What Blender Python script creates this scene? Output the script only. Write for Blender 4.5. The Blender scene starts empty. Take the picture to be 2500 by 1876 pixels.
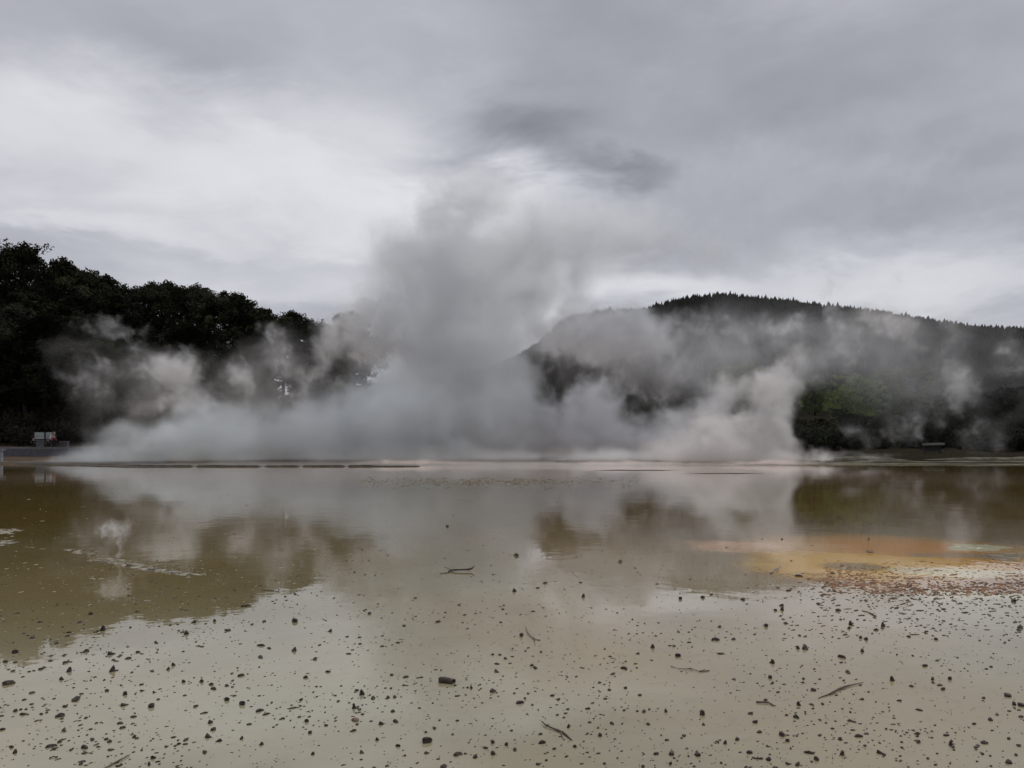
import bpy, bmesh, math, random
from mathutils import Vector, Matrix, noise as mnoise
R = math.radians
scene = bpy.context.scene

# ------------------------------------------------------------------ camera
EYE = 1.6            # metres above the water
FPX = 1900.0         # focal length in pixels of the 2500 px wide photograph
HZ = 1080.0          # its horizon row
cam_data = bpy.data.cameras.new("camera")
cam = bpy.data.objects.new("camera", cam_data)
scene.collection.objects.link(cam)
scene.camera = cam
cam.location = (0, 0, EYE)
cam.rotation_euler = (R(90), 0, 0)
cam_data.sensor_width = 36
cam_data.lens = 36 * FPX / 2500
cam_data.shift_y = (HZ - 938) / 2500
cam_data.clip_start = 0.1
cam_data.clip_end = 6000

scene.view_settings.view_transform = 'Standard'
scene.view_settings.look = 'None'
scene.view_settings.exposure = 0
scene.view_settings.gamma = 1
scene.render.engine = 'CYCLES'
cy = scene.cycles
cy.use_denoising = True
cy.denoiser = 'OPENIMAGEDENOISE'
cy.max_bounces = 6
cy.diffuse_bounces = 2
cy.glossy_bounces = 3
cy.transparent_max_bounces = 8
cy.volume_bounces = 4
cy.volume_step_rate = 2.5
cy.volume_max_steps = 256
cy.use_adaptive_sampling = True
cy.adaptive_threshold = 0.03
cy.sample_clamp_indirect = 4

def at(px, py):
    """photo pixel on the water plane -> world x, y"""
    d = FPX * EYE / (py - HZ)
    return ((px - 1250) / FPX * d, d)
def W(px, py, d):
    return ((px - 1250) / FPX * d, d, EYE + (HZ - py) / FPX * d)

# ------------------------------------------------------------------ node helpers
class NT:
    def __init__(s, tree): s.t = tree; s.n = tree.nodes; s.l = tree.links
    def new(s, typ, **kw):
        n = s.n.new(typ)
        for k, v in kw.items(): setattr(n, k, v)
        return n
    def put(s, sock, v):
        if v is None: return
        if hasattr(v, 'links') or isinstance(v, bpy.types.NodeSocket): s.l.new(v, sock)
        else: sock.default_value = v
    def math(s, op, a, b=None, c=None, clamp=False):
        n = s.new('ShaderNodeMath', operation=op, use_clamp=clamp)
        s.put(n.inputs[0], a); s.put(n.inputs[1], b); s.put(n.inputs[2], c)
        return n.outputs[0]
    def vec(s, op, a, b=None, c=None, out=0):
        n = s.new('ShaderNodeVectorMath', operation=op)
        s.put(n.inputs[0], a); s.put(n.inputs[1], b)
        if c is not None: s.put(n.inputs[2], c)
        return n.outputs[out]
    def dot(s, a, b): return s.vec('DOT_PRODUCT', a, b, out='Value')
    def comb(s, x, y, z):
        n = s.new('ShaderNodeCombineXYZ')
        for i, v in enumerate((x, y, z)): s.put(n.inputs[i], v)
        return n.outputs[0]
    def sep(s, v):
        n = s.new('ShaderNodeSeparateXYZ'); s.put(n.inputs[0], v); return n.outputs
    def noise(s, v, scale=1, detail=4, rough=0.5, dist=0, out=0):
        n = s.new('ShaderNodeTexNoise')
        s.put(n.inputs['Vector'], v); s.put(n.inputs['Scale'], scale)
        s.put(n.inputs['Detail'], detail); s.put(n.inputs['Roughness'], rough)
        s.put(n.inputs['Distortion'], dist)
        return n.outputs[out]
    def smooth(s, v, a, b, lo=0.0, hi=1.0):
        n = s.new('ShaderNodeMapRange', interpolation_type='SMOOTHSTEP')
        s.put(n.inputs[0], v); s.put(n.inputs[1], a); s.put(n.inputs[2], b)
        s.put(n.inputs[3], lo); s.put(n.inputs[4], hi)
        return n.outputs[0]
    def mixc(s, f, a, b, blend='MIX'):
        n = s.new('ShaderNodeMix', data_type='RGBA', blend_type=blend)
        s.put(n.inputs[0], f)
        for sock, v in ((n.inputs[6], a), (n.inputs[7], b)):
            s.put(sock, (*v, 1) if isinstance(v, tuple) and len(v) == 3 else v)
        return n.outputs[2]
    def blob(s, p, c, r, soft=True):
        """1 at c falling to 0 on the ellipse/ellipsoid of radii r"""
        q = s.vec('MULTIPLY_ADD', p, tuple(1 / a for a in r), tuple(-a / b for a, b in zip(c, r)))
        return s.math('SUBTRACT', 1.0, s.dot(q, q), clamp=True)

# ------------------------------------------------------------------ sky and sun
SUN_EL, SUN_AZ = R(52), R(35)      # behind the cloud deck, ahead and to the right
world = bpy.data.worlds.new("World")
scene.world = world
world.use_nodes = True
wt = world.node_tree
wt.nodes.clear()
w = NT(wt)
d = w.new('ShaderNodeTexCoord').outputs['Generated']
dx, dy, dz = w.sep(d)[0:3]
az = w.math('ARCTAN2', dx, dy)
el = w.math('ARCSINE', dz)
def AE(px, py):
    a = math.atan((px - 1250) / FPX)
    return a, math.atan((HZ - py) / FPX * math.cos(a))
# cloud coordinates: the underside of a deck, seen in perspective
h = w.math('ADD', w.math('MAXIMUM', dz, 0.0), 0.22)
deck = w.comb(w.math('DIVIDE', dx, h), w.math('DIVIDE', dy, h), 0.0)
n_big = w.noise(deck, 0.9, 5, 0.5, 0.3)
n_fine = w.noise(w.vec('ADD', deck, (7.3, 2.1, 0)), 3.2, 6, 0.55, 0.2)
ae = w.comb(az, el, 0.0)
wob = w.vec('SCALE', w.vec('SUBTRACT', w.noise(w.vec('MULTIPLY', d, (1, 1, 2.6)), 4.2, 5, 0.6, 0.3, out='Color'), (0.5, 0.5, 0.5)))
wob.node.inputs['Scale'].default_value = 0.20
aew = w.vec('MULTIPLY', w.vec('ADD', ae, wob), (1, 1, 0))
def patches(lst):
    acc = None
    for (px, py, rx, ry, wt_) in lst:
        a, e = AE(px, py)
        b = w.blob(aew, (a, e, 0), (rx * 1.25 / FPX, ry * 1.25 / FPX, 1))
        acc = w.math('MULTIPLY_ADD', w.math('MULTIPLY', b, b), wt_ * 1.15, acc if acc is not None else 0.0)
    return acc
SKY = [  (1250, 300, 170, 70, -.05), (1500, 415, 140, 50, -.04),  # (px, py, rx, ry, brightness change) in directions of the sky
    (420, 470, 900, 230, 0.14), (900, 480, 420, 220, 0.10), (300, 380, 560, 100, 0.06), (620, 690, 420, 60, 0.10), (250, 560, 420, 40, 0.08),
    (2150, 710, 640, 70, 0.17), (1330, 740, 110, 90, 0.30), (1560, 700, 240, 70, 0.20), (1150, 560, 260, 200, 0.08), (1200, 480, 300, 80, 0.08),
    (150, 200, 1000, 200, 0.05), (2350, 600, 500, 70, 0.08), (1000, 250, 300, 120, .05),
    (1300, 310, 300, 115, -0.12), (1180, 390, 230, 70, -0.09), (1480, 430, 200, 60, -0.11), (1450, 60, 380, 160, -0.09),
    (1750, 220, 650, 280, -0.045), (2200, 330, 600, 300, -0.05), (2250, 310, 240, 60, -0.05), (1850, 560, 700, 100, -0.03),
    (380, 640, 560, 50, -0.07), (550, 110, 300, 110, -0.06), (60, 40, 500, 100, -0.05), (800, 600, 300, 40, -0.05), (2000, 130, 500, 120, -0.04),
]
lum = patches(SKY)
lum = w.math('ADD', lum, 0.485)
lum = w.math('MULTIPLY_ADD', w.math('SUBTRACT', n_big, 0.5), 0.16, lum)
lum = w.math('MULTIPLY_ADD', w.math('SUBTRACT', n_fine, 0.5), 0.18, lum)
lum = w.math('MINIMUM', w.math('MAXIMUM', lum, 0.24), 0.82)
tint = w.mixc(w.smooth(lum, 0.3, 0.75), (0.945, 0.965, 1.09), (0.975, 0.985, 1.04))
cloud = w.vec('SCALE', tint); w.put(cloud.node.inputs['Scale'], w.math('MULTIPLY', lum, 10.0))
sky = w.new('ShaderNodeTexSky', sky_type='NISHITA', sun_disc=False, sun_elevation=SUN_EL, sun_rotation=SUN_AZ)
col = w.mixc(0.97, sky.outputs[0], cloud)      # a closed deck: three per cent of the blue above shows
bg = w.new('ShaderNodeBackground'); w.put(bg.inputs[0], col); bg.inputs[1].default_value = 0.1
w.l.new(bg.outputs[0], w.new('ShaderNodeOutputWorld').inputs[0])

sun = bpy.data.objects.new("sun", bpy.data.lights.new("sun", 'SUN'))
scene.collection.objects.link(sun)
sun.data.energy = 1.3
sun.data.angle = R(30)
sun.data.color = (1, 0.97, 0.93)
sun.rotation_euler = (R(90) - SUN_EL, 0, R(180) - SUN_AZ)

# ------------------------------------------------------------------ object helpers
def link(name, data, parent=None, loc=None):
    o = bpy.data.objects.new(name, data)
    scene.collection.objects.link(o)
    if parent: o.parent = parent
    if loc: o.location = loc
    return o
def tag(o, label=None, cat=None, group=None, kind=None):
    if label: o['label'] = label
    if cat: o['category'] = cat
    if group: o['group'] = group
    if kind: o['kind'] = kind
    return o
def mesh(name, verts, faces, mat=None, smooth=True):
    me = bpy.data.meshes.new(name)
    me.from_pydata(verts, [], faces)
    if mat: me.materials.append(mat)
    if smooth: me.shade_smooth()
    me.update()
    return me
def bm_mesh(name, bm, mat=None, smooth=True):
    me = bpy.data.meshes.new(name)
    bm.to_mesh(me); bm.free()
    if mat: me.materials.append(mat)
    if smooth: me.shade_smooth()
    return me
def material(name, build):
    m = bpy.data.materials.new(name); m.use_nodes = True
    m.node_tree.nodes.clear()
    s = NT(m.node_tree)
    out = s.new('ShaderNodeOutputMaterial')
    build(s, out)
    return m
def principled(s, out, color, rough=0.7, **kw):
    b = s.new('ShaderNodeBsdfPrincipled')
    s.put(b.inputs['Base Color'], (*color, 1) if isinstance(color, tuple) and len(color) == 3 else color)
    s.put(b.inputs['Roughness'], rough)
    for k, v in kw.items(): s.put(b.inputs[k.replace('_', ' ')], v)
    s.l.new(b.outputs[0], out.inputs[0])
    return b
def simple(name, c0, c1, scale=3.0, rough=0.8, detail=5, bump=0.0, bscale=None):
    """two-tone mottled surface"""
    def f(s, out):
        p = s.new('ShaderNodeTexCoord').outputs['Object']
        n = s.noise(p, scale, detail, 0.6)
        b = principled(s, out, s.mixc(s.smooth(n, 0.3, 0.7), c0, c1), rough)
        if bump:
            bn = s.new('ShaderNodeBump'); bn.inputs['Strength'].default_value = bump
            s.put(bn.inputs['Height'], s.noise(p, bscale or scale * 4, 5, 0.6))
            s.l.new(bn.outputs[0], b.inputs['Normal'])
    return material(name, f)
# ------------------------------------------------------------------ water: a thin clear film over silt and silica
def f_water(s, out):
    P = s.new('ShaderNodeNewGeometry').outputs['Position']
    px, py, _ = s.sep(P)[0:3]
    flat = s.comb(px, py, 0.0)
    n1 = s.noise(flat, 0.12, 4, 0.55)
    n2 = s.noise(flat, 0.55, 5, 0.6, 0.4)
    n3 = s.noise(flat, 9.0, 4, 0.6)
    far = s.smooth(py, 4.5, 17.0)
    left = s.smooth(px, 1.5, -3.0)
    near = s.mixc(s.smooth(n2, 0.3, 0.7), (0.268, 0.240, 0.150), (0.342, 0.312, 0.210))
    warm = s.mixc(s.smooth(n1, 0.4, 0.65), near, (0.355, 0.268, 0.145))
    brown = s.mixc(s.smooth(n2, 0.3, 0.7), (0.125, 0.080, 0.022), (0.175, 0.118, 0.038))
    c = s.mixc(far, warm, brown)
    # olive silt on the left
    c = s.mixc(s.math('MULTIPLY', s.math('MULTIPLY', left, s.smooth(py, 4.2, 8.0)), 0.5), c, (0.155, 0.118, 0.038))
    # the pale strand far out
    c = s.mixc(s.math('MULTIPLY', s.smooth(py, 26, 40), s.math('MULTIPLY', s.smooth(px, -30, -15), s.smooth(px, 26, 14))), c, (0.42, 0.31, 0.22))
    # --- the orange spring on the right
    wv = s.vec('SCALE', s.vec('SUBTRACT', s.noise(flat, 1.1, 6, 0.68, out='Color'), (0.5, 0.5, 0.5))); wv.node.inputs['Scale'].default_value = 1.7
    q = s.vec('MULTIPLY', s.vec('ADD', flat, wv), (1, 1, 0))
    def spot(pxx, pyy, rx, ry, k=1.0, base=None):
        x, y = at(pxx, pyy)
        return s.smooth(s.blob(base or q, (x, y, 0), (rx, ry, 1)), 0.0, k)
    c = s.mixc(s.math('MULTIPLY', spot(2200, 1352, 2.8, 2.7, 1.0), 0.95), c, (0.56, 0.28, 0.035))
    c = s.mixc(s.math('MULTIPLY', spot(2200, 1340, 1.7, 1.3, 0.9), 0.85), c, (0.47, 0.205, 0.028))
    c = s.mixc(s.math('MULTIPLY', spot(2120, 1385, 1.8, 1.8, 0.8), 0.9), c, (0.66, 0.40, 0.085))
    c = s.mixc(s.math('MULTIPLY', spot(1790, 1331, 1.0, 0.8, 1.0), 0.75), c, (0.60, 0.31, 0.16))
    c = s.mixc(s.math('MULTIPLY', spot(1850, 1335, 1.7, 0.9, 1.0), 0.4), c, (0.55, 0.43, 0.27))
    c = s.mixc(s.math('MULTIPLY', spot(2345, 1398, 0.85, 0.5, 0.5), 0.9), c, (0.62, 0.55, 0.33))
    c = s.mixc(s.math('MULTIPLY', spot(2390, 1338, 0.55, 0.40, 0.4), 0.9), c, (0.50, 0.50, 0.32))
    c = s.mixc(s.math('MULTIPLY', spot(2480, 1460, 1.2, 0.4, 0.9), 0.5), c, (0.60, 0.56, 0.36))
    ch = s.blob(q, (*at(2440, 1357), 0), (1.5, 0.32, 1))
    c = s.mixc(s.math('MULTIPLY', s.smooth(ch, 0, 0.5), 0.75), c, (0.20, 0.19, 0.13))
    # rusty flakes at its rim: a ring broken up by cells
    xy = at(2150, 1372)
    rr = s.vec('LENGTH', s.vec('MULTIPLY', s.vec('SUBTRACT', q, (*xy, 0)), (0.72, 1.0, 0)), out='Value')
    ring = s.math('MULTIPLY', s.smooth(rr, 1.1, 1.6), s.smooth(rr, 2.25, 1.75))
    rust = s.math('MULTIPLY', s.math('MULTIPLY', ring, s.smooth(py, 10.6, 9.6)), s.smooth(px, 2.4, 4.0))
    sp = s.smooth(s.noise(s.vec('MULTIPLY', flat, (1, 0.6, 1)), 17, 3, 0.6), 0.42, 0.55)
    c = s.mixc(s.math('MULTIPLY', rust, s.math('MULTIPLY_ADD', sp, 0.75, 0.2)), c, (0.27, 0.125, 0.045))
    # terraced lips round the vent
    vx = at(2085, 1384)
    rv = s.vec('LENGTH', s.vec('SUBTRACT', s.vec('ADD', flat, s.vec('MULTIPLY', wv, (0.22, 0.22, 0))), (*vx, 0)), out='Value')
    rings = s.math('SINE', s.math('MULTIPLY_ADD', s.noise(flat, 2.2, 4, 0.6), 9.0, s.math('MULTIPLY', rv, 52.0)))
    rz = s.math('MULTIPLY', s.smooth(rv, 0.35, 0.6), s.smooth(rv, 1.3, 1.0))
    rz = s.math('MULTIPLY', rz, s.smooth(s.noise(flat, 1.3, 2, 0.5), 0.38, 0.52))
    c = s.mixc(s.math('MULTIPLY', rz, s.smooth(rings, 0.0, 1.0, 0.0, 0.28)), c, (0.66, 0.43, 0.15))
    c = s.mixc(s.math('MULTIPLY', spot(2085, 1384, 0.5, 0.42, 0.8, flat), 0.8), c, (0.20, 0.165, 0.075))
    # fine silt grain
    c = s.mixc(s.math('MULTIPLY', s.smooth(n3, 0.52, 0.72), 0.16), c, (0.16, 0.12, 0.07))
    b = principled(s, out, c, 0.02, IOR=1.5)
    # the film's slow swell: weak, and stretched across the view by perspective only
    r1 = s.noise(flat, 3.2, 3, 0.55)
    r2 = s.noise(flat, 0.6, 3, 0.5)
    hgt = s.math('ADD', s.math('MULTIPLY', r1, 0.0012), s.math('MULTIPLY', r2, 0.004))
    hgt = s.math('ADD', hgt, s.math('MULTIPLY', s.math('MULTIPLY', rz, rings), 0.0003))
    bn = s.new('ShaderNodeBump'); bn.inputs['Strength'].default_value = 1.0; bn.inputs['Distance'].default_value = 1.0
    s.put(bn.inputs['Height'], hgt)
    s.l.new(bn.outputs[0], b.inputs['Normal'])
M_water = material('shallow_water', f_water)
NX, NY = 60, 24
vs, fs = [], []
for j in range(NY + 1):
    for i in range(NX + 1):
        vs.append((-170 + 340 * i / NX, -15 + 125 * j / NY, 0.0))
for j in range(NY):
    for i in range(NX):
        a = j * (NX + 1) + i
        fs.append((a, a + 1, a + NX + 2, a + NX + 1))
tag(link('water', mesh('water', vs, fs, M_water)), kind='structure')
# ------------------------------------------------------------------ land
def sst(x, a, b):
    t = min(1, max(0, (x - a) / (b - a))); return t * t * (3 - 2 * t)
def lerp_tab(tab, x):
    if x <= tab[0][0]: return tab[0][1]
    for (a, va), (b, vb) in zip(tab, tab[1:]):
        if x <= b: return va + (vb - va) * (x - a) / (b - a)
    return tab[-1][1]
def fbm(x, y, s, o=4):
    return mnoise.fractal(Vector((x * s, y * s, 3.7)), 1.0, 2.0, o)
CREST = [(900, 1010), (1100, 930), (1266, 862), (1333, 818), (1379, 790), (1450, 772), (1571, 766), (1684, 735), (1763, 729), (1921, 745), (2147, 772), (2373, 808), (2500, 814), (2900, 830)]
def ground_z(x, y):
    u = 1250 + FPX * x / max(y, 1.0)
    # left ridge
    # left edge of the land: falls away where px > ~1000
    fall = sst(x, -12, -34)
    z = 0.03 if x > 0 and y < 80 else 0.10
    ridge = lerp_tab([(-60, 11.5), (-41, 8.6), (-30, 6.5), (-18, 2.5), (-8, 0.4)], x)
    zl = 0.55 * sst(y, 83, 87) + ridge * sst(y, 86, 132) if y < 132 else 0.55 + ridge * (1 - 0.75 * sst(y, 134, 170))
    z += (zl + 0.25 * fbm(x, y, 0.15)) * fall
    # right: slope up behind the boardwalk, then the far hill
    rr = sst(x, 14, 34)
    z += (0.45 * sst(y, 72, 92) + 7.5 * sst(y, 92, 190) + 0.4 * fbm(x, y, 0.1) * sst(y, 78, 98)) * rr * (1 - 0.4 * sst(y, 200, 260))
    if y > 200:
        top = EYE + (HZ - lerp_tab(CREST, u)) / FPX * 500 - 6.0
        top = max(top, 0.5)
        up = (y / 500) * ((y - 200) / 300) ** 0.7 if y < 500 else 1 - 0.5 * sst(y, 500, 800)
        z += top * up * (1 - 0.0) + 2.2 * fbm(x, y, 0.012) * sst(y, 200, 320) * (1 - sst(y, 430, 500))
    # lake bed: below the water where the pool and the terrace are
    shore = 106 + 3 * fbm(x, 0, 0.07)
    inl = sst(y, shore + 4, shore)            # near side of the far shore
    side_l = lerp_tab([(0, -170), (48, -60), (54, -33), (62, -36), (75, -43), (84, -44), (90, -38), (106, -20)], y)
    side_r = lerp_tab([(0, 170), (52, 60), (56, 32), (62, 22), (92, 20), (106, 12)], y)
    inl *= sst(x, side_l - 1.5, side_l + 1.0) * sst(x, side_r + 1.5, side_r - 1.0)
    if y < 50: inl = 1
    return z * (1 - inl) - 0.5 * inl

def f_ground(s, out):
    P = s.new('ShaderNodeNewGeometry').outputs['Position']
    x, y, z = s.sep(P)[0:3]
    n1 = s.noise(P, 0.35, 5, 0.6); n2 = s.noise(P, 2.5, 5, 0.65)
    soil = s.mixc(s.smooth(n1, 0.35, 0.65), (0.070, 0.050, 0.036), (0.13, 0.096, 0.07))
    scrub = s.mixc(s.smooth(n2, 0.35, 0.65), (0.018, 0.018, 0.012), (0.045, 0.038, 0.026))
    c = s.mixc(s.smooth(s.math('ADD', z, s.math('MULTIPLY', n1, 3.0)), 3.6, 2.4), scrub, soil)
    c = s.mixc(s.smooth(x, 8, 22), c, scrub)
    c = s.mixc(s.smooth(y, 150, 200), c, (0.02, 0.02, 0.016))
    b = principled(s, out, c, 1.0, Specular_IOR_Level=0.0)
    bn = s.new('ShaderNodeBump'); bn.inputs['Strength'].default_value = 0.6; bn.inputs['Distance'].default_value = 0.3
    s.put(bn.inputs['Height'], n2); s.l.new(bn.outputs[0], b.inputs['Normal'])
M_ground = material('bare_soil', f_ground)
xs = [i * 2.0 for i in range(-40, 41)]
while xs[-1] < 900: xs.append(xs[-1] * 1.07 + 1); xs.insert(0, -xs[-1])
ys = [20, 35, 44] + [48 + i * 1.5 for i in range(60)]
while ys[-1] < 1500: ys.append(ys[-1] * 1.045)
vs = [(x, y, ground_z(x, y)) for y in ys for x in xs]
n_ = len(xs)
fs = [(j * n_ + i, j * n_ + i + 1, (j + 1) * n_ + i + 1, (j + 1) * n_ + i) for j in range(len(ys) - 1) for i in range(n_ - 1)]
tag(link('ground', mesh('ground', vs, fs, M_ground)), kind='structure')

# pale sinter shelves on the right-hand shore, wavy low ledges
def f_sinter(s, out):
    P = s.new('ShaderNodeNewGeometry').outputs['Position']
    n1 = s.noise(P, 0.5, 5, 0.6); n2 = s.noise(P, 5.0, 4, 0.6)
    c = s.mixc(s.smooth(n1, 0.35, 0.65), (0.10, 0.092, 0.058), (0.23, 0.215, 0.155))
    c = s.mixc(s.math('MULTIPLY', s.smooth(n2, 0.5, 0.7), 0.6), c, (0.11, 0.10, 0.06))
    b = principled(s, out, c, 1.0, Specular_IOR_Level=0.1)
    bn = s.new('ShaderNodeBump'); bn.inputs['Strength'].default_value = 0.7; bn.inputs['Distance'].default_value = 0.05
    s.put(bn.inputs['Height'], n2); s.l.new(bn.outputs[0], b.inputs['Normal'])
M_sinter = material('sinter', f_sinter)
def shelf(name, x0, x1, yfun, wfun, hfun, step=0.5, seed=0, kind='structure', mat=None, taper=6):
    """a low ledge running across: front edge yfun(x), depth wfun(x), height hfun(x)"""
    vs, fs = [], []
    n = int((x1 - x0) / step)
    prof = [(0.0, -0.06), (0.02, 0.55), (0.07, 0.92), (0.25, 1.0), (0.7, 0.95), (1.0, 0.8), (1.02, -0.1)]
    for i in range(n + 1):
        x = x0 + (x1 - x0) * i / n
        e = min(1, min(i, n - i) / taper + 0.02)
        j = 0.35 * mnoise.noise(Vector((x * 0.9, seed, 0))) + 0.2 * mnoise.noise(Vector((x * 3, seed, 4)))
        for (t, hh) in prof:
            vs.append((x, yfun(x) + j + t * wfun(x), hh * hfun(x) * e * (1 + 0.35 * mnoise.noise(Vector((x * 1.3, t * 4, seed)))) if hh > 0 else -0.1))
    k = len(prof)
    for i in range(n):
        for t in range(k - 1):
            a = i * k + t
            fs.append((a, a + k, a + k + 1, a + 1))
    return tag(link(name, mesh(name, vs, fs, mat or M_sinter)), kind=kind)
wv = lambda x, s, a, f: a * mnoise.noise(Vector((x * f, s, 1.1)))
shelf('shore', 17, 80, lambda x: 55.2 - max(0, x - 26) * 0.10 + wv(x, 1, 1.0, .12), lambda x: 1.6 + wv(x, 2, .8, .3), lambda x: 0.07, seed=1)
shelf('shore', 26, 80, lambda x: 53.4 - max(0, x - 26) * 0.05 + wv(x, 9, 0.6, .12), lambda x: 0.5, lambda x: 0.035, seed=7)
shelf('shore', 13, 90, lambda x: 60 + wv(x, 3, 2.4, .10), lambda x: 1.6 + wv(x, 4, 1.2, .22), lambda x: 0.11 + wv(x, 5, .17, .22), seed=2)
shelf('shore', 10, 95, lambda x: 68 + wv(x, 6, 2.4, .12), lambda x: 1.8 + wv(x, 7, 1.4, .2), lambda x: 0.20 + wv(x, 8, .26, .18), seed=3)
# flat brown shore at the left and the terrace lip in front of the pool
M_lip = simple('wet_stone', (0.055, 0.045, 0.032), (0.13, 0.11, 0.08), 2.0, 0.8, bump=0.5)
M_bank = simple('wet_silt', (0.045, 0.036, 0.026), (0.10, 0.08, 0.056), 0.7, 0.9, bump=0.4)
def kfront(x): return 50.4 + 0.0012 * (x + 10) ** 2 + (-(x + 24) * 0.55 if x < -24 else 0) + wv(x, 11, .5, .15)
shelf('shore', -62, -21.5, lambda x: kfront(x) - 1.5, lambda x: 7 if x < -32 else 1.0 + 6 * max(0, (-x - 24) / 8) , lambda x: 0.05 + 0.10 * sst(x, -28, -36), seed=5, mat=M_bank)
EDGES = [(-58, -22.6), (-22.4, -21.2), (-21.0, -15.1), (-14.9, -12.6), (-12.5, -8.9), (-8.75, -5.2)]
for i, (a, b_) in enumerate([(-36, -20.85), (-20.7, -16.35), (-16.25, -13.85), (-13.78, -10.85), (-10.78, -6.0)]):
    shelf('kerb', a, b_, lambda x: kfront(x) + 0.3, lambda x: 0.45, lambda x: 0.105 * (1 if x < -9 else 0.7), step=0.22, seed=20 + i, mat=M_lip, taper=0.6)
shelf('kerb', 4.6, 9.5, lambda x: 44.0 + wv(x, 31, .5, .4), lambda x: 0.25, lambda x: 0.03, step=0.2, seed=31, mat=M_lip)
shelf('kerb', 8.6, 12.8, lambda x: 39.5 + wv(x, 33, .5, .4), lambda x: 0.2, lambda x: 0.028, step=0.2, seed=32, mat=M_lip)
# ------------------------------------------------------------------ trees
def f_leaf(c0, c1, sc=0.5):
    def f(s, out):
        P = s.new('ShaderNodeTexCoord').outputs['Object']
        rnd = s.new('ShaderNodeObjectInfo').outputs['Random']
        n = s.noise(P, sc, 4, 0.65)
        c = s.mixc(s.smooth(n, 0.35, 0.65), c0, c1)
        hsv = s.new('ShaderNodeHueSaturation')
        s.put(hsv.inputs['Color'], c)
        s.put(hsv.inputs['Value'], s.math('MULTIPLY_ADD', rnd, 0.7, 0.65))
        principled(s, out, hsv.outputs[0], 0.9, Specular_IOR_Level=0.12)
    return f
M_pine = material('pine_needles', f_leaf((0.010, 0.012, 0.006), (0.034, 0.034, 0.016)))
M_scrub = material('scrub_leaves', f_leaf((0.014, 0.013, 0.009), (0.040, 0.034, 0.022), 0.8))
M_green = material('spring_leaves', f_leaf((0.10, 0.138, 0.042), (0.185, 0.23, 0.072), 0.4))
M_olive = material('broad_leaves', f_leaf((0.012, 0.015, 0.009), (0.034, 0.038, 0.018), 0.4))
M_bark = simple('bark', (0.014, 0.011, 0.009), (0.035, 0.028, 0.022), 4, 0.9)

def tube(vs, fs, pts, rad, sides=6):
    base = len(vs)
    for i, p in enumerate(pts):
        p = Vector(p)
        t = (Vector(pts[min(i + 1, len(pts) - 1)]) - Vector(pts[max(i - 1, 0)])).normalized()
        a = t.orthogonal().normalized(); b = t.cross(a)
        for k in range(sides):
            an = 2 * math.pi * k / sides
            vs.append(p + (a * math.cos(an) + b * math.sin(an)) * rad[i])
    for i in range(len(pts) - 1):
        for k in range(sides):
            q = base + i * sides
            fs.append((q + k, q + (k + 1) % sides, q + sides + (k + 1) % sides, q + sides + k))
    fs.append(tuple(base + k for k in range(sides))[::-1])
    fs.append(tuple(base + (len(pts) - 1) * sides + k for k in range(sides)))

def clump(vs, fs, rng, c, r, n, leaf, flat=0.8):
    """leaf-sized faces scattered through a ball, thicker toward its outside"""
    for _ in range(n):
        v = Vector((rng.gauss(0, 1), rng.gauss(0, 1), rng.gauss(0, 1))).normalized() * (rng.random() ** 0.45)
        p = Vector(c) + Vector((v.x * r, v.y * r, v.z * r * flat))
        a = Vector((rng.gauss(0, 1), rng.gauss(0, 1), rng.gauss(0, 1))).normalized()
        b = a.orthogonal().normalized()
        l = leaf * rng.uniform(0.6, 1.4)
        k = len(vs)
        vs.extend([p - a * l, p + b * l * 0.5, p + a * l, p - b * l * 0.5])
        fs.append((k, k + 1, k + 2, k + 3))

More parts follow.
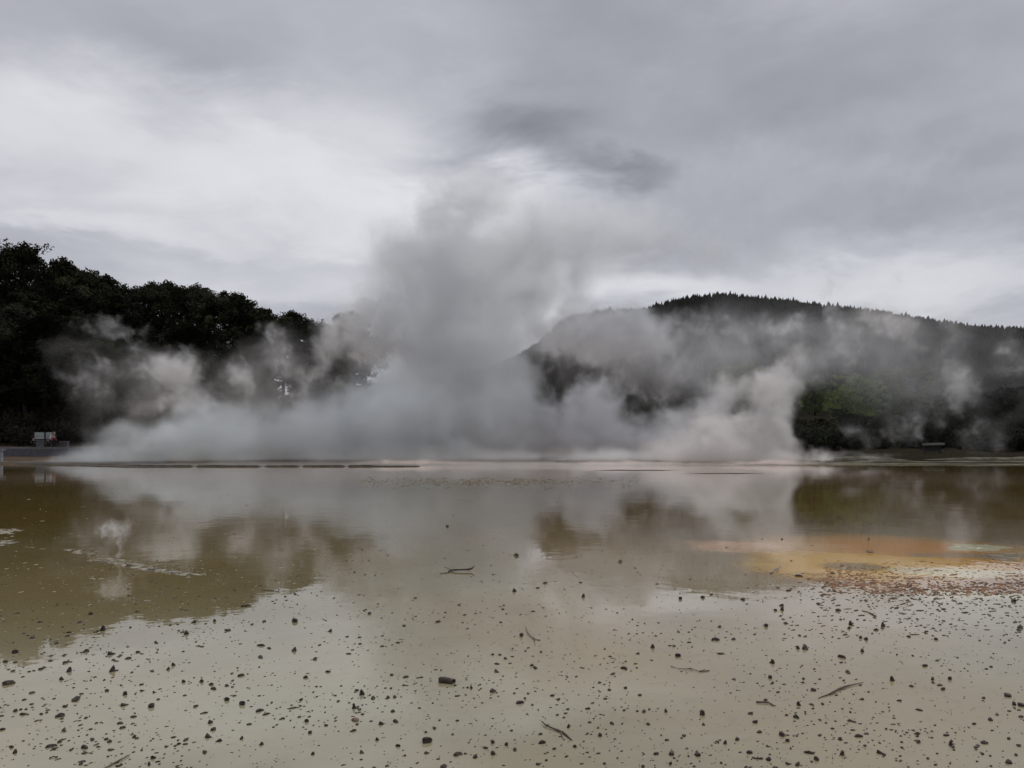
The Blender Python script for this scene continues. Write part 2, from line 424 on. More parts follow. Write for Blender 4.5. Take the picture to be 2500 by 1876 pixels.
def make_tree(seed, h=18.0, kind='pine'):
    rng = random.Random(seed)
    tv, tf, cv, cf = [], [], [], []
    lean = Vector((rng.uniform(-.05, .05), rng.uniform(-.05, .05), 1))
    tip = h * (0.93 if kind == 'pine' else 0.7)
    pts = [lean * (tip * t) + Vector((0.2 * math.sin(t * 5 + seed), 0.2 * math.cos(t * 4 + seed), 0)) * t for t in (0, .1, .25, .45, .65, .85, 1)]
    pts[0].z = -0.8
    tube(tv, tf, pts, [h * f for f in (.021, .018, .015, .012, .009, .005, .002)], 7)
    def on(t):
        k = t * 6; i = min(5, int(k)); return pts[i].lerp(pts[i + 1], k - i)
    if kind == 'pine':
        n, t0, t1, reach = 44, 0.34, 0.97, h * 0.25
    elif kind == 'spire':
        n, t0, t1, reach = 46, 0.22, 1.0, h * 0.2
    else:
        n, t0, t1, reach = 44, 0.07, 0.98, h * 0.36
    for i in range(n):
        t = t0 + (t1 - t0) * (i / (n - 1)) ** 0.9
        o = on(t)
        an = i * 2.4 + rng.uniform(-.5, .5)
        if kind == 'pine':
            prof = 1.0 - 0.80 * ((t - t0) / (t1 - t0)) ** 2.2
            if t < t0 + 0.12: prof *= 0.7
            rise = 0.30 if t < .8 else 0.02
        elif kind == 'spire':
            prof = 1.02 - (t - t0) / (t1 - t0); rise = 0.12
        else:
            prof = math.sin(math.pi * min(1, 0.20 + 0.78 * (t - t0) / (t1 - t0))) ** 0.6; rise = 0.45
        L = reach * prof * rng.uniform(0.55, 1.15)
        dr = Vector((math.cos(an), math.sin(an), rise + rng.uniform(-.15, .3 if t < .8 else .1)))
        e = o + dr * L
        m = o + dr * L * 0.5 - Vector((0, 0, L * 0.06))
        tube(tv, tf, [o, m, e], [h * .005, h * .0035, h * .0012], 4)
        cr = h * (0.052 if kind != 'spire' else 0.038) * rng.uniform(.75, 1.25)
        clump(cv, cf, rng, e, cr, 66, h * 0.0105)
        for q in range(3):
            c = o.lerp(e, rng.uniform(.45, .95)) + Vector((rng.uniform(-1.4, 1.4), rng.uniform(-1.4, 1.4), rng.uniform(-1.2, .8))) * cr * 0.9
            clump(cv, cf, rng, c, cr * rng.uniform(.5, .95), 42, h * 0.0105)
    if kind != 'broad':
        clump(cv, cf, rng, on(.985), h * 0.035, 70, h * 0.010, 1.4)
        for q in range(9 if kind == 'pine' else 5):
            an = q * 2.4; k = rng.uniform(.02, .06 if kind == 'pine' else .035) * h
            c = on(rng.uniform(.86, .97)) + Vector((math.cos(an) * k, math.sin(an) * k, 0))
            clump(cv, cf, rng, c, h * rng.uniform(.03, .05) * (1 if kind == 'pine' else .7), 80, h * 0.010, 1.1)
    return mesh(kind + '_trunk', tv, tf, M_bark), (cv, cf)
def variants(kind, seeds, mat, h=18.0):
    out = []
    for sd in seeds:
        tr, (cv, cf) = make_tree(sd, h, kind)
        out.append((tr, mesh(kind + '_crown', cv, cf, mat, False)))
    return out
PINES = variants('pine', range(1, 8), M_pine)
SPIRES = variants('spire', (21, 22), M_pine)
BROADS = variants('broad', (31, 32, 33), M_olive)
GREENS = variants('broad', (41, 42, 43), M_green)
def tree(name, var, x, y, h, label, group=None, widen=1.0, rz=None, zoff=0.0):
    e = link(name, None, loc=(x, y, ground_z(x, y) + zoff))
    e.empty_display_size = 0.5
    e.rotation_euler = (0, 0, rz if rz is not None else random.uniform(0, 6.28))
    s = h / 18.0
    e.scale = (s * widen, s * widen, s)
    link('trunk', var[0], e); link('crown', var[1], e)
    return tag(e, label, 'tree', group)

random.seed(7)
# skyline pines on the left ridge: (photo px of the tip, py of the tip, distance, variant)
SKYL = [(-40, 592, 112, 0), (12, 588, 118, 1), (52, 592, 114, 2), (104, 596, 116, 's'), (140, 628, 120, 3), (172, 645, 122, 4), (208, 657, 118, 5), (246, 668, 121, 6),
        (278, 688, 124, 0), (300, 702, 118, 1), (338, 698, 124, 2), (380, 690, 122, 3), (412, 687, 126, 4), (440, 700, 121, 5), (486, 694, 125, 6), (520, 706, 121, 0),
        (552, 716, 126, 1), (578, 712, 122, 2), (600, 738, 127, 4), (632, 740, 122, 's'), (652, 752, 126, 3), (690, 772, 123, 5), (724, 757, 127, 6), (756, 778, 124, 0), (786, 782, 127, 1), (806, 792, 125, 2)]
for (px, py, d, v) in SKYL:
    x, y, zt = W(px, py, d)
    h = zt - ground_z(x, y)
    if v == 's':
        lab = 'narrow pointed pine standing taller than its neighbours near the left end of the ridge' if px < 300 else 'narrow pointed pine at the low end of the dark ridge'
        tree('pine_tree', SPIRES[0 if px < 300 else 1], x, y, h, lab, widen=1.15 * 18 / max(h, 18))
    else:
        tree('pine_tree', PINES[v], x, y, h * 1.05, 'dark pine with a lumpy crown on the skyline of the wooded ridge', 'skyline pines on the ridge', widen=min(1.1, 0.92 * 22 / h))
# the pale pair of crowns half lost in steam at the end of the ridge
for (px, py, v, lab) in ((832, 752, 3, 'pale round-topped tree nearer the ridge, half lost in steam'), (872, 744, 6, 'pale tree beside the main steam column, last of the ridge')):
    x, y, zt = W(px, py, 124)
    tree('pine_tree', PINES[v], x, y, zt - ground_z(x, y), lab, widen=1.0)
# ranks below and behind them
for i in range(54):
    px = -60 + 900 * (i + random.random()) / 54
    d = random.choice((100, 106, 112, 134))
    if 505 < px < 550 or 650 < px < 715: continue
    tip = lerp_tab([(-60, 610), (100, 625), (300, 715), (520, 722), (640, 765), (800, 800), (900, 830)], px)
    drop = {100: 120, 106: 80, 112: 45, 134: 52}[d] + random.uniform(0, 40)
    x, y, zt = W(px, tip + drop, d)
    h = max(6, zt - ground_z(x, y))
    tree('pine_tree', PINES[i % 7], x, y, h, 'dark pine crowded below the skyline of the wooded ridge', 'pines crowded on the slope', widen=min(1.5, max(1.0, 1.15 * 18 / h)))

# scrub on the lower slope, left
def make_bush(seed, mat, r=1.0):
    rng = random.Random(seed); tv, tf, cv, cf = [], [], [], []
    for i in range(9):
        an = i * 2.4; L = rng.uniform(.5, .95)
        e = Vector((math.cos(an) * L, math.sin(an) * L, rng.uniform(.45, 1.1)))
        tube(tv, tf, [(0, 0, -.1), e * 0.5, e], [.05, .035, .012], 4)
        clump(cv, cf, rng, e * 0.9, 0.42, 60, 0.07)
        clump(cv, cf, rng, e * 0.55, 0.4, 40, 0.07)
    return mesh('bush_stem', tv, tf, M_bark), mesh('bush_foliage', cv, cf, mat, False)
BUSH = [make_bush(s, M_scrub) for s in (1, 2, 3)]
BUSHG = [make_bush(s, M_olive) for s in (4, 5, 6)]
def bush(var, x, y, r, label, group, flat=1.0):
    e = link('shrub', None, loc=(x, y, ground_z(x, y)))
    e.rotation_euler = (0, 0, random.uniform(0, 6.28)); e.scale = (r, r, r * flat)
    link('stem', var[0], e); link('foliage', var[1], e)
    return tag(e, label, 'shrub', group)
for i in range(62):
    d = random.uniform(88, 112)
    px = random.uniform(-60, 850)
    x = (px - 1250) / FPX * d
    if ground_z(x, d) < 0.3: continue
    if d < 91 and px < 260: d += 6
    bush(BUSH[i % 3], x, d, random.uniform(1.5, 3.0), 'dark scrubby bush on the slope below the pines', 'bushes below the pines')
# right side: dark trees and brush in front of the hill
for i in range(46):
    d = random.choice((104, 112, 122, 136, 152))
    px = 1560 + 1010 * (i + random.random()) / 46
    tip = lerp_tab([(1500, 1010), (1700, 980), (1900, 960), (2150, 960), (2250, 940), (2350, 860), (2500, 830)], px) + {104: 90, 112: 60, 122: 40, 136: 20, 152: 0}[d] + random.uniform(-10, 50)
    x, y, zt = W(px, tip, d)
    h = max(4, zt - ground_z(x, y))
    tree('broadleaf_tree', BROADS[i % 3], x, y, h, 'dark leafy tree massed at the foot of the far hill', 'dark trees at the hill foot', widen=1.15)
for i, (px, py, d, h, lab) in enumerate((
        (2225, 862, 158, 15, 'bright green round tree standing clear of the steam on the right slope'),
        (2155, 878, 156, 13, 'bright green tree just behind and beside the roundest green one'),
        (2095, 915, 150, 12, 'low bright green tree veiled by steam, below the others'),
        (2065, 960, 146, 9, 'small green tree deepest in the steam plume'),
        (1905, 900, 170, 10, 'green tree showing through a gap in the steam above the plume'),
        (1800, 850, 200, 11, 'green tree high on the hill in a hole in the steam'),
        (1850, 855, 204, 10, 'green tree high on the hill beside a dark gap in the steam'),
        (1990, 900, 180, 11, 'green tree midway along the slope, greyed by drifting steam'))):
    x, y, zt = W(px, py, d)
    z0 = ground_z(x, y)
    tree('broadleaf_tree', GREENS[i % 3], x, y, max(h, zt - z0), lab, widen=1.25 if zt - z0 < 14 else 1.0)
for i in range(40):
    d = random.uniform(96, 108)
    px = random.uniform(1650, 2560)
    x = (px - 1250) / FPX * d
    bush(BUSHG[i % 3], x, d, random.uniform(1.4, 2.8), 'dark bush growing behind the rail at the hill foot', 'bushes at the hill foot')

# far hill forest: thousands of conifers that read as one mass
rng = random.Random(5)
vs, fs = [], []
def conifer(x, y, z, h, r):
    k0 = 0
    for t, (z0, z1, rr) in enumerate(((0.05, 0.5, 1.0), (0.28, 0.75, .78), (0.52, 1.0, .52))):
        n = 6; k = len(vs); ph = rng.random() * 6
        vs.append((x, y, z + z1 * h))
        for i in range(n):
            an = ph + i * 2 * math.pi / n; q = rr * r * rng.uniform(.65, 1.2)
            vs.append((x + math.cos(an) * q, y + math.sin(an) * q, z + (z0 + rng.uniform(-.05, .05)) * h))
        for i in range(n): fs.append((k, k + 1 + i, k + 1 + (i + 1) % n))
cnt = 0
while cnt < 22000:
    y = 235 + 275 * rng.random() ** 0.7
    px = rng.uniform(900, 2650)
    x = (px - 1250) / FPX * y
    z = ground_z(x, y)
    if z < 1.5: continue
    h = rng.uniform(4.5, 7) * (1.2 if rng.random() < .03 else 1)
    conifer(x, y, z - 0.5, h, h * rng.uniform(.24, .40)); cnt += 1
M_far = material('far_conifers', f_leaf((0.014, 0.015, 0.012), (0.032, 0.031, 0.024), 0.03))
tag(link('forest', mesh('forest', vs, fs, M_far, False)), 'dark conifer forest covering the far hill', 'forest', kind='stuff')
# ------------------------------------------------------------------ stones, sticks and crust in the shallows
def f_stone(s, out):
    P = s.new('ShaderNodeTexCoord').outputs['Object']
    rnd = s.new('ShaderNodeObjectInfo').outputs['Random']
    n = s.noise(P, 2.5, 5, 0.65)
    c = s.mixc(s.smooth(n, 0.35, 0.7), (0.026, 0.018, 0.013), (0.14, 0.105, 0.072))
    hsv = s.new('ShaderNodeHueSaturation'); s.put(hsv.inputs['Color'], c)
    s.put(hsv.inputs['Value'], s.math('MULTIPLY_ADD', rnd, 0.9, 0.6))
    b = principled(s, out, hsv.outputs[0], s.math('MULTIPLY_ADD', n, 0.5, 0.3))
    bn = s.new('ShaderNodeBump'); bn.inputs['Strength'].default_value = 0.7; bn.inputs['Distance'].default_value = 0.15
    s.put(bn.inputs['Height'], s.noise(P, 6, 5, 0.7)); s.l.new(bn.outputs[0], b.inputs['Normal'])
M_stone = material('pumice_stone', f_stone)
M_brownstone = simple('brown_pumice', (0.10, 0.060, 0.038), (0.22, 0.15, 0.10), 3, 0.85, bump=0.6)
M_wood = simple('driftwood', (0.018, 0.012, 0.008), (0.07, 0.048, 0.030), 14, 0.7, bump=0.5)
M_twig = simple('soaked_twig', (0.05, 0.037, 0.022), (0.13, 0.10, 0.06), 30, 0.7)
M_bleach = simple('bleached_twig', (0.22, 0.19, 0.17), (0.42, 0.38, 0.36), 30, 0.8)
def stone_mesh(seed, mat, boxy=0.0, sub=3, sx=1.0, sz=.55):
    rng = random.Random(seed)
    bm = bmesh.new()
    bmesh.ops.create_icosphere(bm, subdivisions=sub, radius=1)
    cuts = [(Vector((rng.gauss(0, 1), rng.gauss(0, 1), rng.gauss(0, .9))).normalized(), rng.uniform(.42, .8)) for _ in range(11)]
    for v in bm.verts:
        p = v.co.copy()
        for nrm, dd in cuts:
            k = p.dot(nrm)
            if k > dd: p -= nrm * (k - dd) * 0.9
        p *= 1 + 0.16 * mnoise.noise(p * 1.7 + Vector((seed * 3.1, 0, 0))) + 0.07 * mnoise.noise(p * 6 + Vector((0, seed * 2.0, 0)))
        v.co = Vector((p.x * sx, p.y * 0.8, p.z * sz))
    return bm_mesh('stone', bm, mat, False)
STONES = [stone_mesh(i, M_stone, sx=(1.0, 1.25, .9, 1.1, 1.5, 1.0, 1.15, .95)[i], sz=(.6, .42, .7, .5, .4, .62, .5, .75)[i]) for i in range(8)]

def stone_at(px, py, wpx, name, label, group=None, var=None, hscale=1.0, me=None):
    x, y = at(px, py)
    r = wpx / FPX * y / 2
    o = link(name, me or STONES[var if var is not None else random.randrange(8)], loc=(x, y, r * 0.08))
    o.rotation_euler = (random.uniform(-.12, .12), random.uniform(-.12, .12), random.uniform(0, 6.28))
    o.scale = (r, r, r * hscale)
    return tag(o, label, 'stone', group)
C4 = (0, 1476); C5 = (840, 1476); C6 = (1660, 1476); C2 = (840, 1120); C3 = (1660, 1120)
ST = {
C4: "443 432 38 721 430 42 822 350 28 710 322 42 553 305 38 1197 190 34 1466 170 26 1675 265 30 1675 342 34 1727 283 26 1893 298 34 2026 355 32 1966 472 32 2111 435 24 1115 393 26 1179 500 26 1295 500 28 1358 518 28 1371 545 30 1459 525 28 50 514 58 395 485 30 489 614 48 413 659 28 388 720 50 793 650 42 973 660 40 1260 656 28 1307 700 26 1459 617 32 1558 645 38 1675 683 36 1709 707 28 1349 762 36 1371 808 34 1337 854 42 1408 880 40 1193 875 32 1552 865 26 1682 902 28 546 923 40 703 884 32 683 869 24 593 868 30 411 810 30 862 855 26 717 936 24 984 990 34 958 1033 24 1316 950 32 2014 963 28 1993 828 26 2097 780 26 1971 755 26 768 766 28 805 580 30 911 557 26 990 567 20 689 558 26 149 709 28 101 687 28 72 921 28 382 887 24 15 805 34 660 168 36 838 150 20 583 67 24 881 50 24 97 314 36 446 182 22 1249 117 28 1896 112 40 2123 174 26 1380 110 22 1578 12 36 1698 112 24 1080 420 26 977 430 20 740 364 22 884 310 20 1000 245 20 84 430 28 282 408 20 321 364 20 38 372 24",
C5: "388 140 24 307 456 24 395 470 30 63 668 32 54 815 24 116 580 36 189 603 30 282 603 26 326 598 30 334 755 36 238 770 36 581 795 28 530 957 34 525 823 22 640 1045 44 210 872 26 113 953 34 350 912 26 484 668 18 614 746 20 315 690 30 1134 634 40 955 562 36 818 540 20 984 385 22 1001 324 22 1035 350 24 980 434 36 1206 394 26 1230 412 32 1141 206 26 1888 319 26 1797 414 34 1808 540 28 1726 450 26 1901 587 24 1379 613 24 1568 672 26 1930 692 32 1961 676 20 2069 692 22 1724 768 28 1952 773 22 955 890 30 1044 905 24 1272 893 34 1441 791 24 1099 937 34 957 964 34 844 985 32 748 962 24 779 961 20 1245 1030 30 1300 1005 18 1645 846 26 2004 965 26 2097 1027 28 2120 269 22 2147 334 36 1983 280 30 1706 553 24 905 925 26 723 970 38 1483 918 24",
C6: "256 148 26 553 143 26 680 124 24 657 38 22 1018 41 26 1097 132 32 1089 157 22 1306 142 30 1260 166 22 1196 228 32 1163 217 24 1470 209 26 807 287 50 757 286 24 1170 304 26 594 378 30 1576 397 32 1080 440 32 1366 490 36 1672 520 28 1692 547 30 1623 485 26 1628 505 26 1487 529 26 1735 484 24 860 553 36 789 504 22 2107 590 44 2145 645 28 763 648 32 843 645 24 144 708 36 454 705 32 484 760 36 745 726 32 152 775 26 655 843 42 692 880 26 368 872 30 293 895 26 112 970 44 446 957 32 825 955 36 877 1000 36 757 1032 36 692 1027 26 1045 967 32 1032 870 32 1148 851 38 1092 751 28 1281 956 38 1525 835 32 1535 890 30 1997 745 30 2111 1018 44 2177 910 30 1540 681 30 1743 908 32 1172 613 26 1953 605 22 345 227 30 225 230 36 265 320 24",
C2: "1778 667 34 1096 855 30 1538 890 24 663 437 18 2162 905 24 1294 802 20 1520 798 22",
C3: "145 895 30 201 877 26 403 908 32 887 936 22 655 947 24 657 975 26 1697 968 24 1016 977 28 613 978 20 945 802 18 827 775 16 655 520 12 1213 520 14",
}
random.seed(11)
spots = []
for (ox, oy), t in ST.items():
    v = list(map(float, t.split()))
    for i in range(0, len(v), 3):
        spots.append((ox + v[i] / 2.633, oy + v[i + 1] / 2.633, v[i + 2] / 2.633))
def side(px):
    return 'left' if px < 840 else ('middle' if px < 1660 else 'right')
for (px, py, wd) in spots:
    stone_at(px, py, wd * 1.35 + 1.0, 'stone', 'small dark stone lying half submerged in the shallow water', 'dark stones scattered in the shallows', hscale=random.uniform(.95, 1.7))
boxy = stone_mesh(50, M_stone, sx=1.05, sz=.85)
for (o_, cx, cyy, wd, lab, v, hs) in (
        (C5, 532, 885, 84, 'largest dark blocky stone with a flat top, in the nearest shallows', 2, .85),
        (C4, 95, 955, 44, 'squarish dark stone nearest the left edge of the foreground', 7, 1.1),
        (C6, 2196, 652, 56, 'big round dark stone at the right edge of the foreground', 5, 1.3),
        (C6, 1955, 892, 50, 'broad dark rounded stone near the right foreground corner', 0, 1.0),
        (C6, 580, 474, 34, 'upright square black stone above the short curved twig', 2, 1.4),
        (C6, 1047, 342, 58, 'jagged dark stone with a low tail, beyond the long straight stick', 3, 1.0),
        (C6, 2190, 154, 54, 'spiky dark stone farthest along the right edge', 6, 1.2),
        (C2, 1105, 626, 50, 'rough grey stone standing alone beyond the forked stick', 0, 1.0),
        (C3, 763, 757, 44, 'long low dark stone between the bleached twig and the orange spring', 1, 1.0),
        (C3, 2147, 920, 42, 'dark stone below the rusty flakes at the right edge', 2, 1.0)):
    stone_at(o_[0] + cx / 2.633, o_[1] + cyy / 2.633, wd * 1.12 / 2.633, 'stone', lab, None, v, hs)
random.seed(3)
stone_at(C5[0] + 72 / 2.633, C5[1] + 748 / 2.633, 24, 'stone', 'flat reddish brown stone chip among the darker stones', None, None, .9, stone_mesh(61, M_brownstone, sx=1.2, sz=.6))

# pebbles and flakes that nobody could count
def scatter(name, n, gen, mat, label=None, kind='stuff', flat=.5):
    rng = random.Random(hash_name(name)); vs, fs = [], []
    for _ in range(n):
        g = gen(rng)
        if not g: continue
        x, y, r, sxx, hh = g
        k = len(vs); m = 6; ph = rng.random() * 6; rot = rng.random() * 6.28
        ca, sa = math.cos(rot * .25), math.sin(rot * .25)
        ring = []
        for i in range(m):
            an = ph + i * 2 * math.pi / m; q = r * rng.uniform(.65, 1.15)
            ax, ay = math.cos(an) * q * sxx, math.sin(an) * q * .8
            ring.append((ax * ca - ay * sa, ax * sa + ay * ca))
        for (ax, ay) in ring: vs.append((x + ax, y + ay, -0.003))
        for (ax, ay) in ring: vs.append((x + ax * .7, y + ay * .7, r * hh * rng.uniform(.6, 1)))
        vs.append((x, y, r * hh * 1.15))
        for i in range(m):
            j = (i + 1) % m
            fs.append((k + i, k + j, k + m + j, k + m + i)); fs.append((k + m + i, k + m + j, k + 2 * m))
    return tag(link(name, mesh(name, vs, fs, mat, False)), label, name.rstrip('s') if label else None, kind=kind)
def hash_name(t): return sum(ord(c) * (i + 7) for i, c in enumerate(t))
def pix_gen(x0, x1, y0, y1, size, acc=lambda px, py, r: True, sx=(1, 1.6), hh=(.3, .7), pw=1.0):
    def g(rng):
        px = rng.uniform(x0, x1); py = y0 + (y1 - y0) * rng.random() ** pw
        if not acc(px, py, rng): return None
        x, y = at(px, py)
        s = rng.uniform(*size) * (0.45 + 0.55 * (py - 1250) / 626 if py > 1250 else .45) * math.exp(rng.gauss(0, .25))
        return x, y, max(s, 0.4) / FPX * y / 2, rng.uniform(*sx), rng.uniform(*hh)
    return g
def clus(px, py, rng, s=0.012):
    x, y = at(px, py)
    return rng.random() < 0.14 + 1.9 * (mnoise.noise(Vector((x * 1.3, y * 1.3, 2))) + .1)
scatter('pebbles', 4600, pix_gen(-60, 2560, 1300, 1890, (4.5, 12), lambda a, b, r: clus(a, b, r) and (r.random() < sst(b, 1280, 1440))), M_stone, 'fine dark pebbles sprinkled through the shallow water')
scatter('specks', 4200, pix_gen(-60, 2560, 1180, 1890, (3.0, 5.5), lambda a, b, r: r.random() < 0.25 + sst(b, 1250, 1500), sx=(1, 2)), M_stone, 'tiny dark specks of grit floating in the water')
# a band of dark flakes below the orange spring, right
scatter('grit', 1500, pix_gen(1900, 2560, 1420, 1560, (7, 14), lambda a, b, r: r.random() < math.exp(-((b - 1440) / 60.0) ** 2) * sst(a, 1850, 2150) + .12 * sst(a, 1850, 2000), sx=(1.4, 2.8), hh=(.15, .4)),
        simple('dark_flakes', (0.03, 0.022, 0.014), (0.09, 0.06, 0.035), 5, .8), 'dark flat flakes drifting below the orange spring')
M_rust = simple('rust_flakes', (0.15, 0.065, 0.028), (0.30, 0.15, 0.07), 6, .85)
def inrim(a, b, r):
    q = ((a - 2330) / 330.0) ** 2 + ((b - 1392) / 52.0) ** 2
    return r.random() < (math.exp(-((q - 1.0) / .55) ** 2) * sst(b, 1365, 1405) + 0.10)
scatter('rust_flakes', 3200, pix_gen(2010, 2600, 1370, 1455, (8, 17), inrim, sx=(1.3, 2.6), hh=(.12, .3)), M_rust, 'rusty brown flakes crusted round the rim of the orange spring')
# pale flakes, left
M_pale = simple('pale_flakes', (0.30, 0.27, 0.20), (0.48, 0.45, 0.36), 6, .85)
scatter('pale_flakes', 1300, pix_gen(-40, 1250, 1180, 1560, (4, 9), lambda a, b, r: r.random() < .22 + .7 * math.exp(-((b - 1400 + (a - 300) * -.05) / 60.0) ** 2) * sst(a, 1000, 200), sx=(1.2, 3.2), hh=(.12, .3), pw=.9),
        M_pale, 'pale flakes of scum floating over the brown shallows')
def on_ridge(a, b, r):
    yc = lerp_tab([(220, 1366), (300, 1376), (400, 1394), (520, 1402)], a)
    return r.random() < math.exp(-((b - yc + 3) / 9.0) ** 2) * sst(a, 560, 420)
scatter('crust_crumbs', 1500, pix_gen(215, 560, 1350, 1412, (5, 12), on_ridge, sx=(1.0, 2.4), hh=(.2, .5)), simple('tan_crumbs', (0.13, 0.10, 0.065), (0.34, 0.30, 0.22), 5, .9), 'tan crumbs of crust strewn along the pale crust ridge')
scatter('strand_flakes', 3800, pix_gen(880, 1560, 1166, 1196, (4.5, 7.5), lambda a, b, r: r.random() < math.exp(-((a - 1200 ) / 260.0) ** 2) * math.exp(-((b - 1177) / 7.5) ** 2) + 0.04, sx=(1.5, 3.5), hh=(.25, .5)),
        simple('tan_crust', (0.13, 0.10, 0.062), (0.26, 0.21, 0.14), 3, .9), 'band of tan crust fragments across the far shallows')
# ridges of pale crust standing out of the water
M_crust = simple('white_crust', (0.11, 0.095, 0.06), (0.42, 0.39, 0.30), 16, .9, bump=.7, bscale=30)
def crust(name, pts, wpx, hgt, label, mat=M_crust, seed=0):
    """a low lumpy ridge along photo points on the water, wpx wide (rows of the photo)"""
    vs, fs = [], []; k = 9; path = []
    for (a, b) in zip(pts, pts[1:]):
        for t in range(26): path.append((a[0] + (b[0] - a[0]) * t / 12, a[1] + (b[1] - a[1]) * t / 12))
    path.append(pts[-1])
    n = len(path)
    for i, (px, py) in enumerate(path):
        x, y = at(px, py)
        _, y2 = at(px, py - wpx)
        wd = (y2 - y) * math.sin(math.pi * (i + .5) / n) ** .6 * (1 + .5 * mnoise.noise(Vector((i * .3, seed, 0))))
        for j in range(k):
            t = j / (k - 1) - .5
            z = hgt * (1 - (2 * t) ** 2) * (0.30 + 1.7 * mnoise.noise(Vector((x * 9, (y + t * wd) * 9, seed)))) * math.sin(math.pi * (i + .5) / n) ** .5 - 0.002
            vs.append((x + .02 * mnoise.noise(Vector((y * 20, t * 9, seed))), y + t * wd + .05 * wd * mnoise.noise(Vector((i * .7, j, seed))), z))
    for i in range(n - 1):
        for j in range(k - 1):
            a = i * k + j; fs.append((a, a + k, a + k + 1, a + 1))
    return tag(link(name, mesh(name, vs, fs, mat)), label, 'crust')
crust('sinter_crust', [(228, 1368), (262, 1371), (300, 1376), (345, 1385), (400, 1394), (455, 1400)], 9, .012, 'long pale crust ridge beneath the small steam puff', seed=1)
crust('sinter_crust', [(235, 1364), (258, 1366), (285, 1368)], 8, .016, 'short pale crust hump at the root of the small steam puff', seed=2)
crust('sinter_crust', [(152, 1343), (170, 1342), (188, 1345)], 5, .012, 'pale crust islet second from the long crust ridge', seed=3)
crust('sinter_crust', [(175, 1350), (195, 1350), (213, 1351)], 5, .018, 'brightest pale crust islet beside the long crust ridge', seed=4)
crust('sinter_crust', [(95, 1341), (115, 1340), (136, 1339)], 4, .010, 'thin pale crust islet over the brown water, third from the long ridge', seed=5)
crust('sinter_crust', [(30, 1338), (45, 1337), (64, 1337)], 4, .010, 'small pale crust islet farthest from the long crust ridge', seed=6)
crust('sinter_crust', [(-30, 1292), (0, 1296), (14, 1300)], 12, .014, 'pale crust patch cut by the left edge, farther out', seed=7)
crust('sinter_crust', [(-25, 1320), (0, 1324), (14, 1326)], 12, .014, 'pale crust patch cut by the left edge, nearer', seed=8)
crust('sinter_crust', [(2325, 1336), (2360, 1337), (2405, 1340)], 8, .010, 'cream crust patch beyond the orange spring at the right', simple('cream_crust', (0.20, 0.18, 0.10), (0.55, 0.53, 0.38), 14, .9, bump=.6, bscale=25), seed=9)
crust('sinter_crust', [(2385, 1352), (2430, 1357), (2480, 1363), (2540, 1368)], 6, .008, 'bluish white crust streak running off the right edge', simple('blue_crust', (0.14, 0.14, 0.11), (0.40, 0.42, 0.38), 14, .9), seed=10)

# sticks and twigs
def twig(name, label, branches, mat, lift=0.0, cat='twig'):
    """branches: lists of (px, py, height m, radius m) on the water"""
    vs, fs = [], []
    for br in branches:
        pts, rad = [], []
        for (px, py, hz, r) in br:
            x, y = at(px, py)
            pts.append((x, y, hz + lift)); rad.append(r)
        # extra wobble between points
        P, Q = [], []
        for i in range(len(pts) - 1):
            for t in (0, .33, .66):
                p = Vector(pts[i]).lerp(Vector(pts[i + 1]), t)
                L = (Vector(pts[i + 1]) - Vector(pts[i])).length
                if t: p += Vector((mnoise.noise(p * 9), mnoise.noise(p * 9 + Vector((5, 5, 5))), 0)) * L * .05
                P.append(p); Q.append((rad[i] + (rad[i + 1] - rad[i]) * t) * (1 + .25 * mnoise.noise(p * 30)))
        P.append(Vector(pts[-1])); Q.append(rad[-1])
        tube(vs, fs, P, Q, 7)
    return tag(link(name, mesh(name, vs, fs, mat)), label, cat)
def c(o, x, y): return (o[0] + x / 2.633, o[1] + y / 2.633)
twig('driftwood_stick', 'dark forked stick lying alone on the open water in the middle distance', [
    [(*c(C2, 668, 728), .008, .006), (*c(C2, 700, 726), .02, .011), (*c(C2, 745, 728), .026, .010), (*c(C2, 790, 727), .026, .011), (*c(C2, 820, 724), .032, .012), (*c(C2, 840, 722), .065, .004)],
    [(*c(C2, 690, 727), .018, .007), (*c(C2, 672, 722), .03, .005), (*c(C2, 645, 722), .042, .003)],
    [(*c(C2, 700, 728), .014, .006), (*c(C2, 665, 736), .006, .004), (*c(C2, 615, 741), .003, .0025)]], M_wood, cat='stick')
twig('driftwood_stick', 'thin curled twig with a crossing sprig, beyond the orange-tinted water', [
    [(*c(C5, 1168, 152), .016, .002), (*c(C5, 1176, 180), .014, .0035), (*c(C5, 1196, 207), .009, .004), (*c(C5, 1222, 226), .006, .0045), (*c(C5, 1258, 235), .004, .003)],
    [(*c(C5, 1222, 214), .02, .002), (*c(C5, 1222, 235), .004, .003), (*c(C5, 1228, 262), .002, .0015)]], M_twig)
twig('driftwood_stick', 'knobbly brown twig slanting down through the nearest water, with broken end', [
    [(*c(C5, 1270, 764), .012, .002), (*c(C5, 1300, 790), .010, .0045), (*c(C5, 1345, 805), .007, .0045), (*c(C5, 1405, 826), .006, .005), (*c(C5, 1432, 848), .005, .0055), (*c(C5, 1465, 876), .002, .003)],
    [(*c(C5, 1345, 806), .007, .003), (*c(C5, 1395, 828), .004, .003), (*c(C5, 1405, 865), .002, .002)]], M_twig)
twig('driftwood_stick', 'long thin wavy twig lying level across the water', [
    [(*c(C5, 2100, 402), .006, .003), (*c(C5, 2150, 420), .007, .002), (*c(C5, 2240, 421), .007, .0035), (*c(C6, 60, 420), .010, .004), (*c(C6, 125, 436), .006, .0035), (*c(C6, 188, 430), .005, .004)],
    [(*c(C6, 125, 436), .006, .003), (*c(C6, 165, 424), .008, .002)]], M_twig)
